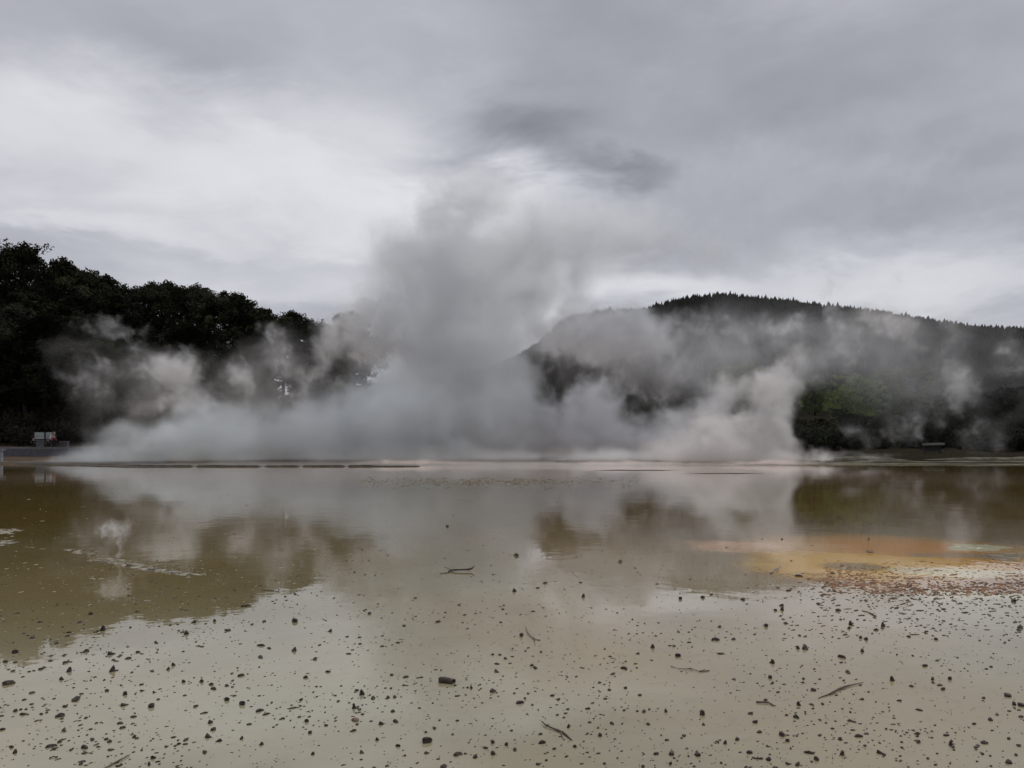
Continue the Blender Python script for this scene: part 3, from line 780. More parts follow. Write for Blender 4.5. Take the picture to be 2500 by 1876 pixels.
twig('driftwood_stick', 'short thick curved twig resting near the long straight stick', [
    [(*c(C6, 490, 632), .006, .0045), (*c(C6, 530, 636), .008, .0055), (*c(C6, 570, 638), .008, .0065), (*c(C6, 606, 655), .004, .003)]], M_twig)
twig('driftwood_stick', 'long straight stick slanting up towards the right over the water', [
    [(*c(C6, 888, 607), .003, .002), (*c(C6, 960, 582), .006, .0045), (*c(C6, 1030, 548), .009, .0065), (*c(C6, 1070, 534), .009, .006), (*c(C6, 1120, 520), .007, .0035), (*c(C6, 1178, 506), .006, .002)],
    [(*c(C6, 960, 582), .006, .003), (*c(C6, 1000, 580), .008, .0025)]], M_twig)
twig('driftwood_stick', 'straight thin stick cut off by the bottom of the view', [
    [(*c(C4, 640, 1075), .004, .003), (*c(C4, 700, 1045), .005, .004), (*c(C4, 770, 1008), .006, .004), (*c(C4, 836, 972), .006, .002)]], M_twig)
twig('driftwood_stick', 'bleached whitish twig lying short of the orange spring', [
    [(*c(C3, 583, 742), .010, .009), (*c(C3, 605, 725), .022, .008), (*c(C3, 630, 716), .02, .010), (*c(C3, 640, 704), .05, .006)],
    [(*c(C3, 605, 725), .02, .006), (*c(C3, 632, 730), .01, .005)]], M_bleach)
twig('driftwood_stick', 'small grey twig inside the orange spring, at its far rim', [
    [(*c(C3, 1195, 604), .03, .006), (*c(C3, 1215, 612), .02, .010), (*c(C3, 1238, 610), .02, .009), (*c(C3, 1240, 598), .04, .004)]], simple('grey_twig', (.12, .10, .08), (.2, .17, .15), 20))
twig('driftwood_stick', 'faint feathery twig on the pale water beyond the other right-hand twigs', [
    [(*c(C6, 1170, 42), .003, .003), (*c(C6, 1210, 52), .006, .004), (*c(C6, 1235, 66), .006, .006), (*c(C6, 1262, 80), .004, .004)],
    [(*c(C6, 1235, 66), .006, .003), (*c(C6, 1255, 62), .01, .002)]], M_twig)
twig('driftwood_stick', 'very thin dark twig beneath the reflected treetops', [
    [(*c((0, 1120), 1690, 848), .004, .003), (*c((0, 1120), 1745, 852), .008, .004), (*c((0, 1120), 1802, 860), .004, .002)]], M_wood)
twig('driftwood_stick', 'tiny twig with raised nub near the left-hand bottom edge of the water', [
    [(*c(C4, 318, 992), .003, .004), (*c(C4, 340, 986), .006, .003), (*c(C4, 372, 984), .003, .002)]], M_wood)
# the short broken log: a barrel of wood with a splintered, lower end
def log():
    x0, y0 = at(*c(C5, 617, 497)); x1, y1 = at(*c(C5, 708, 508))
    a, b = Vector((x0, y0, .010)), Vector((x1, y1, .010))
    vs, fs = [], []; n, m = 9, 14
    t = (b - a).normalized(); s_ = Vector((-t.y, t.x, 0)); L = (b - a).length
    for i in range(n + 1):
        f_ = i / n
        for k in range(m):
            an = 2 * math.pi * k / m
            r = .024 * (1 + .10 * mnoise.noise(Vector((k * .8, f_ * 2, 3))) + .05 * mnoise.noise(Vector((k * 2.3, f_ * 7, 1))))
            up = math.sin(an) * r * (.8 if up_cut(f_, an) else 1)
            p = a + t * (L * f_ + (.012 * mnoise.noise(Vector((k * 1.1, 5, 5))) if i in (0, n) else 0)) + s_ * math.cos(an) * r + Vector((0, 0, up))
            vs.append(p)
    for i in range(n):
        for k in range(m): fs.append((i * m + k, i * m + (k + 1) % m, (i + 1) * m + (k + 1) % m, (i + 1) * m + k))
    fs.append(tuple(range(m))[::-1])
    # hollow splintered end
    base = len(vs)
    for k in range(m): vs.append(a + t * (L * .8) + (vs[n * m + k] - (a + t * L)) * .6)
    for k in range(m): fs.append((n * m + k, n * m + (k + 1) % m, base + (k + 1) % m, base + k))
    fs.append(tuple(base + k for k in range(m)))
    tag(link('log', mesh('log', vs, fs, M_wood, False)), 'short broken piece of dark log with a splintered hollow end', 'log')
def up_cut(f_, an): return f_ > .7 and math.sin(an) > .3
log()
# ------------------------------------------------------------------ boardwalk, boards and visitors on the far shore
M_rail = simple('weathered_timber', (0.13, 0.125, 0.12), (0.21, 0.20, 0.195), 3, .85)
M_skirt = simple('grey_skirting', (0.085, 0.087, 0.098), (0.125, 0.128, 0.14), 2.5, .85)
M_dark = simple('dark_frame', (0.008, 0.007, 0.007), (0.018, 0.016, 0.015), 6, .6)
M_panel = simple('board_face', (0.27, 0.29, 0.275), (0.36, 0.38, 0.365), 1.2, .5)
M_panel2 = simple('print', (0.20, 0.215, 0.21), (0.33, 0.33, 0.32), 9, .5)
M_post = simple('pale_post', (0.22, 0.23, 0.24), (0.33, 0.34, 0.35), 8, .7)
def box(bm, c_, s_, bev=0.0):
    r = bmesh.ops.create_cube(bm, size=1, matrix=Matrix.Translation(c_) @ Matrix.Diagonal((*s_, 1)))
    if bev:
        es = list({e for v in r['verts'] for e in v.link_edges})
        bmesh.ops.bevel(bm, geom=es, offset=bev, segments=2, affect='EDGES')
def boxes(name, lst, mat, parent=None, bev=0.01):
    bm = bmesh.new()
    for c_, s_ in lst: box(bm, c_, s_, bev)
    return link(name, bm_mesh(name, bm, mat, False), parent)
# boardwalk from off the left edge back along the pool
bw = link('boardwalk', None)
tag(bw, 'grey timber boardwalk with a boarded side, running behind the steam at the left', 'boardwalk')
A, Bp = Vector((-72, 80.0, 0)), Vector((-37.5, 84.5, 0))
L = (Bp - A).length; t = (Bp - A).normalized(); nrm = Vector((-t.y, t.x, 0))
ang = math.atan2(t.y, t.x)
bw.location = A; bw.rotation_euler = (0, 0, ang)
n = int(L / 0.9)
sk = []
for i in range(n):
    sk.append((Vector(((i + .5) * L / n, 0, .42 + .012 * math.sin(i * 3.1))), Vector((L / n - .03, .05, .88))))
boxes('side_panel', sk, M_skirt, bw)
boxes('deck', [(Vector((L / 2, 1.05, .90)), Vector((L, 2.2, .07)))], M_rail, bw)
boxes('edge_rail', [(Vector((L / 2, -.04, 1.02)), Vector((L, .16, .10)))], M_rail, bw)
boxes('edge_rail', [(Vector((L / 2, 2.1, 1.06)), Vector((L, .12, .10)))], M_rail, bw)
DECK = .94
def on_deck(px, off=1.0):
    """world point on the boardwalk deck seen at column px"""
    k = (px - 1250) / FPX
    # A + t*s + nrm*off lies on x = k*y
    P0 = A + nrm * off
    s_ = (k * P0.y - P0.x) / (t.x - k * t.y)
    p = P0 + t * s_
    return Vector((p.x, p.y, DECK))
# pale post at the very left, nearer
x, y, _ = W(2, 1130, 58)
e = tag(link('marker_post', None, loc=(x, y, ground_z(x, y) * 0 + .0)), 'pale square post with a flat cap on the near shore, cut by the left edge', 'post')
boxes('post', [(Vector((0, 0, .45)), Vector((.22, .22, 1.1)))], M_post, e)
boxes('cap', [(Vector((0, 0, 1.03)), Vector((.50, .40, .07)))], M_post, e)
# twin information boards
def board(name, pxs, label, first):
    p0, p1 = on_deck(pxs[0], 1.9), on_deck(pxs[1], 1.9)
    e = tag(link(name, None, loc=p0), label, 'board')
    d_ = p1 - p0; e.rotation_euler = (0, 0, math.atan2(d_.y, d_.x)); wd = d_.length
    boxes('post', [(Vector((0, 0, .85)), Vector((.13, .13, 1.75)))], M_dark, e)
    if not first: boxes('post', [(Vector((wd, 0, .85)), Vector((.10, .13, 1.75)))], M_dark, e)
    boxes('frame', [(Vector((wd / 2, .02, 1.36)), Vector((wd, .05, .80)))], M_dark, e)
    f_ = boxes('sign_panel', [(Vector((wd / 2, -.025, 1.36)), Vector((wd - .16, .03, .72)))], M_panel, e)
    boxes('printed_map', [(Vector((wd * .38, -.043, 1.32)), Vector((wd * .28, .005, .42)))], M_panel2, f_, 0)
    boxes('lower_board', [(Vector((wd / 2, .02, .50)), Vector((wd - .14, .04, .80)))], M_skirt, e)
board('information_board', (83, 110), 'pale information board in a dark frame, first of two on the boardwalk', True)
board('information_board', (110.5, 133), 'pale information board partly hidden by the visitors, second of two on the boardwalk', False)
p = on_deck(157, 1.6)
e = tag(link('litter_bin', None, loc=p), 'grey boxy cabinet standing on the boardwalk past the visitors', 'cabinet')
boxes('body', [(Vector((0, 0, .36)), Vector((.85, .5, .72)))], simple('grey_paint', (.07, .07, .075), (.10, .10, .105)), e, .02)
boxes('lid', [(Vector((0, 0, .75)), Vector((.90, .56, .06)))], M_rail, e, .01)

# --- people
def skin(name, verts, edges, radii, mat, parent, root=0, sub=2):
    bm = bmesh.new(); lay = bm.verts.layers.skin.verify()
    bv = [bm.verts.new(Vector(v)) for v in verts]
    for a, b in edges: bm.edges.new((bv[a], bv[b]))
    for i, r in enumerate(radii):
        bv[i][lay].radius = r if isinstance(r, tuple) else (r, r)
        bv[i][lay].use_root = (i == root)
    me = bpy.data.meshes.new(name); bm.to_mesh(me); bm.free()
    me.materials.append(mat)
    o = link(name, me, parent)
    o.modifiers.new('skin', 'SKIN').use_smooth_shade = True
    s_ = o.modifiers.new('sub', 'SUBSURF'); s_.levels = sub; s_.render_levels = sub
    return o
M_skin = simple('skin', (0.30, 0.19, 0.14), (0.38, 0.25, 0.19), 6, .6)
M_hair = simple('black_hair', (0.006, 0.005, 0.005), (0.014, 0.011, 0.010), 20, .5)
def cloth(nm, c_): return simple(nm, tuple(v * .8 for v in c_), c_, 9, .85, bump=.3)
def person(px, off, label, top, legs, h=1.68, face=0.0, pose='stand', hood=None, hem=0.0):
    p = on_deck(px, off)
    e = tag(link('person', None, loc=p), label, 'person')
    e.rotation_euler = (0, 0, face); k = h / 1.7; e.scale = (k, k, k)
    bend = {'stand': 0.0, 'lean': .28, 'crouch': .35}[pose]
    if pose == 'crouch':
        hip, knee, foot = .42, (.0, -.34, .50), (.0, -.12, .05)
    else:
        hip, knee, foot = .92, (.0, -.03, .50), (.0, .03, .07)
    ch = Vector((0, -bend * .8, hip + .44)); nk = Vector((0, -bend, hip + .56)); hd = Vector((0, -bend - .03, hip + .68))
    el = [Vector((sx * .27, -bend * .9 - .04, hip + .22)) for sx in (-1, 1)]
    ha = [Vector((sx * .16, -bend - .28, hip + .26)) for sx in (-1, 1)]
    V = [(0, 0, hip), (0, -bend * .4, hip + .22), ch, nk, hd, hd + Vector((0, 0, .12))]
    Ed = [(0, 1), (1, 2), (2, 3), (3, 4), (4, 5)]
    Rr = [(.14, .11), (.13, .10), (.16, .11), .055, (.085, .095), .07]
    for i, sx in enumerate((-1, 1)):
        b = len(V); V += [ch + Vector((sx * .17, 0, .03)), el[i], ha[i], ha[i] + Vector((-sx * .02, -.09, .0))]
        Ed += [(2, b), (b, b + 1), (b + 1, b + 2), (b + 2, b + 3)]; Rr += [.06, .045, .035, .028]
        b = len(V); V += [(sx * .09, 0, hip - .04), (sx * .11, knee[1], knee[2]), (sx * .11, foot[1], foot[2]), (sx * .12, foot[1] - .16, .04)]
        Ed += [(0, b), (b, b + 1), (b + 1, b + 2), (b + 2, b + 3)]; Rr += [.085, .06, .045, .04]
    skin('body', V, Ed, Rr, M_skin, e)
    Vt = [(0, 0, hip - .10 - hem), (0, 0, hip + .02), (0, -bend * .4, hip + .22), ch, nk - Vector((0, 0, .02))]
    Et = [(0, 1), (1, 2), (2, 3), (3, 4)]; Rt = [(.19 + hem * .3, .15 + hem * .3), (.17, .14), (.16, .13), (.19, .135), .07]
    for i, sx in enumerate((-1, 1)):
        b = len(Vt); Vt += [ch + Vector((sx * .18, 0, .02)), el[i], ha[i]]; Et += [(3, b), (b, b + 1), (b + 1, b + 2)]; Rt += [.078, .065, .05]
    skin('coat', Vt, Et, Rt, top, e)
    Vl, El, Rl = [(0, 0, hip)], [], [(.15, .12)]
    for sx in (-1, 1):
        b = len(Vl); Vl += [(sx * .10, 0, hip - .05), (sx * .115, knee[1], knee[2]), (sx * .115, foot[1], foot[2] + .04)]
        El += [(0, b), (b, b + 1), (b + 1, b + 2)]; Rl += [.10, .075, .06]
    skin('trousers', Vl, El, Rl, legs, e)
    skin('hair' if hood is None else 'hood', [hd + Vector((0, .03, .0)), hd + Vector((0, .015, .09)), hd + Vector((0, -.01, .16))], [(0, 1), (1, 2)], [.09, .105, .07], hood or M_hair, e)
    # face: nose, eyes, mouth, ears at life size
    bm = bmesh.new()
    for (xx, yy, zz, r) in ((0, -.105, .055, .016), (.085, 0, .05, .022), (-.085, 0, .05, .022)):
        bmesh.ops.create_uvsphere(bm, u_segments=8, v_segments=6, radius=r, matrix=Matrix.Translation(hd + Vector((xx, yy, zz))))
    link('face', bm_mesh('face', bm, M_skin), e)
    bm = bmesh.new()
    for xx in (-.032, .032): bmesh.ops.create_uvsphere(bm, u_segments=8, v_segments=6, radius=.011, matrix=Matrix.Translation(hd + Vector((xx, -.088, .07))))
    link('eyes', bm_mesh('eyes', bm, M_hair), e)
C_black = cloth('black_cloth', (.010, .009, .010)); C_white = cloth('white_cloth', (.62, .60, .62)); C_red = cloth('red_cloth', (.22, .012, .035)); C_grey = cloth('charcoal_cloth', (.026, .024, .030))
C_pink = cloth('pink_cloth', (.42, .27, .28))
person(84, 0.6, 'person in a long black coat crouched at the foot of the first board', C_black, C_black, 1.6, 0.3, 'crouch', C_black, .12)
person(118, 0.6, 'person in charcoal clothes sitting low beside the one in white', C_grey, C_grey, 1.5, 0.4, 'crouch', None, .08)
person(125.5, 0.9, 'black-haired person in a white top reaching forward in front of the second board', C_white, C_grey, 1.62, .9, 'lean')
person(133, 1.3, 'person with a pale pink hood standing behind the one in red', C_black, C_grey, 1.72, -.2, 'stand', C_pink)
person(137, 0.7, 'person in a bright red jacket leaning on the boardwalk edge', C_red, C_black, 1.45, -1.0, 'lean')

# right shore: rail, low fence and the pale-topped board
f = link('rail_fence', None); tag(f, 'thin pale rail on low dark posts along the right-hand shore', 'fence')
rl = [(W(1990, 1092, 92)), (W(2180, 1108, 90)), (W(2350, 1111, 86)), (W(2430, 1115, 82)), (W(2600, 1120, 78))]
rl = [(x, y, EYE + (HZ - py) / FPX * y) for (x, y, _), py in zip(rl, (1108, 1111, 1114, 1119, 1126))]
vs, fs = [], []; tube(vs, fs, rl, [.032] * 5, 6)
link('rail', mesh('rail', vs, fs, M_rail), f)
for a, b_ in zip(rl, rl[1:]):
    m_ = int((Vector(b_) - Vector(a)).length / 2.4) + 1
    for i in range(m_):
        q = Vector(a).lerp(Vector(b_), i / m_)
        boxes('post', [(Vector((q.x, q.y + .06, q.z / 2 - .1)), Vector((.09, .09, q.z + .12)))], M_dark, f, 0)
x, y, z = W(2278, 1090, 84)
e = tag(link('sign_shelter', None, loc=(x, y, ground_z(x, y))), 'dark notice shelter with a pale flat roof board on the right-hand shore', 'sign')
z0 = ground_z(x, y); top = EYE + (HZ - 1085) / FPX * 84 - z0
boxes('roof_board', [(Vector((0, -.1, top)), Vector((2.05, .8, .25)))], simple('pale_board', (.115, .13, .10), (.16, .18, .14), 2, .7), e, .02).rotation_euler = (0, -.025, 0)
boxes('post', [(Vector((-.85, .1, top / 2 - .1)), Vector((.12, .12, top - .1)))], M_dark, e)
boxes('post', [(Vector((.85, .1, top / 2 - .1)), Vector((.12, .12, top - .1)))], M_dark, e)
boxes('notice_panel', [(Vector((0, .12, top * .52)), Vector((1.6, .06, top * .62)))], M_dark, e)
# ------------------------------------------------------------------ steam: real volumes, their density grown from blobs and torn by noise
def steam(name, label, blobs, vox, gain, color, A=0.95, T=0.36, nscale=0.24, warp=2.0, wscale=0.10, seed=0.0, aniso=0.4, floor=0.02, cap=1.3, soft=False, sheets=1.3):
    lo = [min(b[0][k] - b[1][k] for b in blobs) for k in range(3)]
    hi = [max(b[0][k] + b[1][k] for b in blobs) for k in range(3)]
    lo[2] = max(lo[2], floor)
    g = bpy.data.node_groups.new(name, 'GeometryNodeTree')
    g.interface.new_socket('Geometry', in_out='INPUT', socket_type='NodeSocketGeometry')
    g.interface.new_socket('Geometry', in_out='OUTPUT', socket_type='NodeSocketGeometry')
    s = NT(g)
    P = s.new('GeometryNodeInputPosition').outputs[0]
    Po = s.vec('ADD', P, (seed * 13.7, seed * 7.1, seed * 3.3))
    wv = s.vec('SUBTRACT', s.noise(Po, wscale, 2, 0.5, out='Color'), (0.5, 0.5, 0.5))
    w2 = s.vec('SUBTRACT', s.noise(Po, wscale * 4.2, 3, 0.55, out='Color'), (0.5, 0.5, 0.5))
    q = s.vec('ADD', P, s.vec('MULTIPLY', wv, (warp * 2, warp * 1.2, warp * 2)))
    w3 = s.vec('SUBTRACT', s.noise(Po, wscale * 13, 3, 0.6, out='Color'), (0.5, 0.5, 0.5))
    q = s.vec('ADD', q, s.vec('MULTIPLY', w2, (warp * 1.3,) * 3))
    q = s.vec('ADD', q, s.vec('MULTIPLY', w3, (warp * 0.6,) * 3))
    acc = 0.0
    for (c, r, wt_) in blobs:
        acc = s.math('MULTIPLY_ADD', s.blob(q, c, r), wt_, acc)
    Pn = s.vec('ADD', Po, s.vec('MULTIPLY', w2, (warp * 1.4,) * 3))
    Pn = s.vec('ADD', Pn, s.vec('MULTIPLY', w3, (warp * 0.5,) * 3))
    n = s.noise(s.vec('MULTIPLY', Pn, (1.0, 1.0, 0.8)), nscale, 6, 0.66, 0.5)
    n = s.math('DIVIDE', s.math('SUBTRACT', n, 0.5), 0.34)
    # billows: folded noise gives round lobes with sharp creases
    fold = s.math('ABSOLUTE', s.math('SUBTRACT', s.noise(s.vec('ADD', Pn, (31, 5, 9)), nscale * 1.3, 4, 0.5), 0.5))
    fold = s.math('SUBTRACT', 0.30, s.math('MULTIPLY', fold, 4.0))
    nn = s.math('ADD', s.math('MULTIPLY', n, 0.85), s.math('MULTIPLY', fold, -0.45 if not soft else 0.0))
    dd = s.math('MULTIPLY_ADD', nn, A, s.math('SUBTRACT', s.math('MINIMUM', acc, cap), T))
    dd = s.math('MULTIPLY', s.math('POWER', s.math('MAXIMUM', dd, 0.0), 1.5), gain)
    # thin curling sheets: the level sets of a warped noise
    sh = s.math('ABSOLUTE', s.math('SUBTRACT', s.noise(s.vec('ADD', Pn, (3, 17, 41)), nscale * 0.8, 4, 0.55), 0.5))
    sheet = s.smooth(sh, 0.07, 0.0)
    dd = s.math('MULTIPLY', dd, s.math('MULTIPLY_ADD', sheet, sheets, 1.0 - 0.42 * sheets))
    # nothing outside the blobs, and a soft foot on the water
    dd = s.math('MULTIPLY', dd, s.smooth(acc, 0.0, 0.16))
    z = s.sep(P)[2]
    dd = s.math('MULTIPLY', dd, s.smooth(z, floor, floor + vox * 1.5))
    vc = s.new('GeometryNodeVolumeCube')
    s.put(vc.inputs['Density'], dd)
    vc.inputs['Min'].default_value = lo
    vc.inputs['Max'].default_value = hi
    for k, a in enumerate(('Resolution X', 'Resolution Y', 'Resolution Z')):
        vc.inputs[a].default_value = max(8, int((hi[k] - lo[k]) / vox))
    def f(sm, out):
        v = sm.new('ShaderNodeVolumePrincipled')
        v.inputs['Color'].default_value = (*color, 1)
        v.inputs['Density'].default_value = 1.0
        v.inputs['Anisotropy'].default_value = aniso
        sm.l.new(v.outputs[0], out.inputs['Volume'])
    m = material(name + '_vapour', f)
    sm = s.new('GeometryNodeSetMaterial'); sm.inputs['Material'].default_value = m
    s.l.new(vc.outputs[0], sm.inputs[0])
    o_ = s.new('NodeGroupOutput')
    s.l.new(sm.outputs[0], o_.inputs[0])
    me = mesh(name, [(a, b, c) for a in (lo[0], hi[0]) for b in (lo[1], hi[1]) for c in (lo[2], hi[2])],
              [(0, 1, 3, 2), (4, 6, 7, 5), (0, 4, 5, 1), (2, 3, 7, 6), (0, 2, 6, 4), (1, 5, 7, 3)], m, False)
    o = link(name, me)
    md = o.modifiers.new('vapour', 'NODES'); md.node_group = g
    tag(o, label, 'steam', kind='stuff')
    return o

def B(px, py, d, rx, ry, rd, wt_=1.0, k0=1.1302):
    """a blob of steam standing at distance d over the pool; centre and radii measured on the 2212 px wide view of the photo, depth radius in metres"""
    k = d / FPX * k0
    return (W(px * k0, py * k0, d), (rx * k, rd, ry * k), wt_)

# the low bank rolling off the big pool on the left
bank = [B(1000, 1000, 66, 480, 42, 8, 1.2), B(1500, 1000, 64, 330, 42, 7, 1.2), B(140, 1002, 58, 90, 22, 4, .75), B(230, 985, 60, 130, 45, 4, 1.0), B(330, 970, 62, 150, 65, 5, 1.05), B(450, 955, 64, 170, 80, 6, 1.1), B(600, 945, 66, 190, 90, 7, 1.15),
        B(760, 935, 68, 190, 110, 7, 1.2), B(880, 910, 70, 160, 150, 8, 1.3), B(520, 1000, 57, 420, 34, 4, .8), B(300, 1003, 56, 240, 22, 3.5, .7),
        B(250, 930, 62, 60, 40, 3, .6), B(400, 880, 66, 60, 60, 3, .6), B(540, 870, 68, 70, 50, 3, .6), B(680, 850, 70, 90, 60, 3.5, .7), B(800, 820, 72, 80, 100, 4, .85)]
steam('steam_bank', 'low grey steam bank rolling across the pool behind the dark kerb', bank, 0.2, 0.40, (0.95, 0.978, 0.985), seed=1.0, T=.27, A=.72, sheets=.7)
puffs = [B(375, 812, 76, 90, 75, 2.8, .95), B(300, 790, 77, 80, 40, 2.2, .55), B(430, 880, 72, 75, 70, 2.5, .7), B(500, 840, 74, 50, 90, 2.2, .6), B(330, 890, 70, 110, 45, 2.4, .65),
        B(205, 705, 80, 90, 45, 2.4, .42), B(290, 735, 80, 80, 45, 2.4, .36), B(190, 810, 78, 80, 80, 2.4, .46), B(570, 850, 74, 60, 70, 2.4, .62), B(595, 760, 76, 60, 80, 2.4, .6),
        B(660, 880, 72, 90, 60, 2.8, .7), B(730, 820, 76, 70, 80, 2.8, .72), B(770, 730, 82, 120, 100, 4, .72), B(840, 740, 82, 90, 100, 4, .8), B(640, 790, 78, 90, 80, 3, .6), B(700, 730, 80, 60, 60, 2.4, .5),
        B(770, 680, 84, 90, 70, 3, .72), B(520, 800, 76, 60, 50, 2.2, .5)]
steam('steam_puff', 'loose curling puffs of brownish steam in front of the dark pines', puffs, 0.16, 0.85, (0.95, 0.943, 0.937), cap=.85, A=1.1, T=.33, nscale=0.33, warp=1.6, wscale=0.16, seed=1.6)
column = [B(1000, 960, 76, 260, 130, 11, 1.3), B(980, 840, 78, 200, 140, 11, 1.3), B(1000, 730, 80, 190, 130, 11, 1.3), B(930, 630, 82, 170, 120, 10, 1.0), B(1070, 610, 84, 160, 120, 10, 1.0),
          B(920, 520, 84, 130, 120, 8, .78), B(1070, 510, 86, 180, 120, 8, .85), B(1190, 490, 88, 130, 90, 7, .66), B(945, 430, 84, 55, 90, 5, .72), B(1030, 430, 86, 90, 60, 6, .66),
          B(1090, 880, 76, 120, 150, 10, 1.2), B(790, 710, 80, 120, 110, 6, .85), B(870, 720, 80, 90, 90, 6, .7), B(1190, 620, 88, 110, 120, 7, .75), B(1160, 740, 86, 70, 90, 5, .6), B(1250, 560, 90, 190, 110, 7, .85), B(840, 580, 82, 110, 110, 5, .62), B(1400, 520, 92, 220, 120, 7, .66), B(1600, 540, 96, 200, 90, 7, .5), B(840, 480, 82, 90, 70, 5, .45), B(1000, 400, 84, 160, 60, 6, .5)]
steam('steam_column', 'tallest grey steam column rising straight up from the middle of the pool', column, 0.22, 0.27, (0.96, 0.978, 0.985), A=0.9, T=.28, nscale=.16, warp=3.0, wscale=.07, seed=2.0, sheets=.8)
shoulder = [B(1270, 950, 76, 150, 120, 7, 1.2), B(1285, 860, 80, 80, 100, 5, 1.0), B(1200, 735, 92, 60, 50, 3, .65), B(1290, 722, 92, 170, 90, 6, 1.25), B(1400, 715, 92, 110, 75, 4.5, 1.0), B(1360, 820, 88, 60, 70, 3.5, .7),
            B(1470, 960, 74, 160, 85, 6, 1.2), B(1500, 690, 96, 120, 45, 3, .7), B(1480, 770, 92, 60, 80, 3, .6), B(1640, 720, 96, 110, 60, 3, .6), B(1150, 900, 78, 70, 150, 5, 1.0),
            B(1180, 800, 88, 70, 50, 3, .55), B(1440, 860, 84, 80, 45, 3, .6), B(1560, 860, 80, 90, 60, 3.5, .75), B(1760, 690, 98, 110, 50, 3, .5), B(1490, 900, 80, 100, 50, 4, .8)]
steam('steam_shoulder', 'thin grey steam drifting over the shoulder of the far wooded hill', shoulder, 0.19, 0.62, (0.95, 0.955, 0.965), A=1.0, T=.32, nscale=0.28, warp=1.8, wscale=.13, seed=3.0)
plume = [B(1600, 970, 62, 150, 80, 5, 1.3), B(1660, 920, 63, 70, 110, 4, 1.2), B(1540, 930, 64, 110, 80, 5, 1.1), B(1665, 840, 66, 75, 80, 3.5, 1.0), B(1590, 850, 68, 90, 60, 3.5, .85), B(1480, 975, 60, 150, 55, 4, 1.0),
         B(1730, 780, 68, 80, 80, 3, .82), B(1700, 710, 72, 80, 50, 2.5, .55), B(1840, 760, 70, 60, 90, 2.8, .62), B(1900, 690, 74, 90, 60, 3, .72), B(1950, 740, 74, 60, 60, 2.5, .5), B(1820, 680, 74, 70, 50, 2.5, .52),
         B(2060, 750, 74, 45, 130, 2.5, .46), B(2080, 850, 72, 60, 60, 2.4, .45), B(2000, 900, 70, 80, 60, 2.5, .5), B(1920, 930, 68, 90, 50, 2.5, .48), B(1850, 950, 66, 90, 50, 2.5, .5), B(1790, 630, 78, 60, 50, 2.5, .5), B(1900, 620, 78, 80, 40, 2.5, .48),
         B(1720, 985, 58, 100, 20, 3, .85), B(1840, 992, 57, 130, 10, 3, .6), B(2180, 800, 74, 45, 140, 2.4, .42), B(2150, 940, 72, 80, 50, 2.4, .38)]
steam('steam_plume', 'warm pale steam plume curling up at the right-hand end of the pool', plume, 0.16, 0.85, (0.98, 0.96, 0.945), A=1.0, T=.33, nscale=0.30, warp=1.5, wscale=.15, seed=4.0)
drift = [B(1320, 500, 96, 240, 110, 7, .62), B(1500, 560, 98, 300, 90, 7, .62), B(1700, 430, 100, 340, 160, 8, .60), B(1900, 300, 104, 380, 200, 9, .55), B(1550, 330, 100, 260, 120, 8, .45), B(2100, 420, 104, 300, 160, 8, .48), B(1250, 420, 94, 140, 80, 6, .5)]
steam('steam_drift', 'faint veil of steam blown high across the sky from the column', drift, 0.5, 0.11, (0.90, 0.93, 0.96), A=0.5, T=.22, nscale=0.10, warp=4.0, wscale=0.05, seed=7.0, soft=True)
veil = [B(420, 860, 70, 330, 130, 8, .7), B(250, 800, 74, 200, 150, 7, .5), B(650, 820, 72, 240, 130, 8, .7), B(800, 740, 78, 130, 130, 7, .7), B(750, 660, 84, 120, 60, 6, .45), B(300, 920, 66, 240, 80, 6, .6)]
steam('steam_veil', 'brownish thin veil of steam in front of the dark pines', veil, 0.25, 0.06, (0.93, 0.91, 0.89), A=1.0, T=.28, nscale=0.16, warp=3.0, wscale=0.07, seed=8.0)
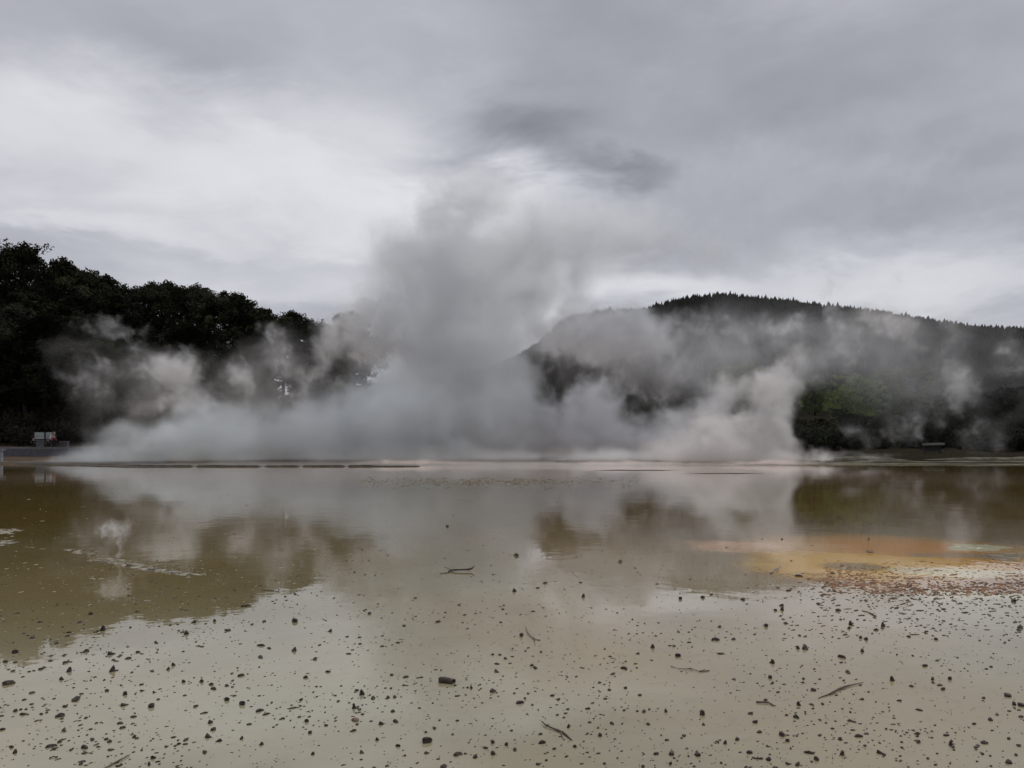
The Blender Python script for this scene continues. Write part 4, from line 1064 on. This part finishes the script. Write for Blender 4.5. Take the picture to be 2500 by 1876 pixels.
veil = [B(1300, 780, 84, 220, 120, 8, .8), B(1500, 760, 86, 250, 120, 8, .7), B(1750, 740, 84, 250, 110, 8, .7), B(1950, 780, 76, 220, 150, 8, .6), B(1900, 880, 68, 220, 80, 5, .5), B(2100, 850, 70, 160, 160, 7, .5), B(1600, 860, 76, 200, 100, 7, .7)]
steam('steam_veil', 'thin veil of steam across the face of the far hill', veil, 0.25, 0.085, (0.97, 0.955, 0.95), A=1.0, T=.28, nscale=0.16, warp=3.0, wscale=0.07, seed=9.0)
veil = [B(1650, 740, 112, 420, 130, 8, .8), B(2000, 780, 112, 360, 150, 8, .75), B(1400, 760, 112, 260, 120, 8, .8)]
steam('steam_veil', 'thinnest steam haze hanging before the wooded crest of the far hill', veil, 0.5, 0.035, (0.95, 0.95, 0.96), A=0.6, T=.1, nscale=0.12, warp=4.0, wscale=0.05, seed=11.0, soft=True, sheets=.5)
low = [B(1106, 1008, 54, 400, 17, 4, 1.0), B(1416, 1010, 53, 380, 17, 4, 1.05), B(1680, 1008, 53, 250, 16, 4, 1.0), B(860, 1006, 55, 240, 10, 3, .7)]
steam('low_steam', 'pinkish steam skimming the pale strand at the pool edge', low, 0.12, 0.5, (0.99, 0.90, 0.865), A=0.5, nscale=0.4, warp=0.5, seed=5.0)  # pink bounce light off the orange pool rim, put into the steam colour
# the little vent on the white crust
vx, vy = at(290, 1368)
vent = [((vx + .02, vy, .05), (.05, .06, .12), .7), ((vx + .02, vy, .18), (.07, .09, .16), .85), ((vx - .05, vy, .36), (.29, .22, .20), 1.1), ((vx - .20, vy + .02, .42), (.22, .18, .16), .75),
        ((vx + .12, vy, .46), (.20, .18, .16), .6), ((vx + .10, vy, .66), (.12, .15, .17), .5), ((vx + .2, vy + .1, .85), (.18, .2, .18), .42), ((vx + .3, vy + .1, 1.05), (.2, .2, .2), .36)]
steam('vent_steam', 'small white puff of steam above the crust in the shallows', vent, 0.012, 5.0, (0.96, 0.945, 0.93), nscale=6.5, warp=0.11, wscale=3.6, seed=6.0, floor=0.004)
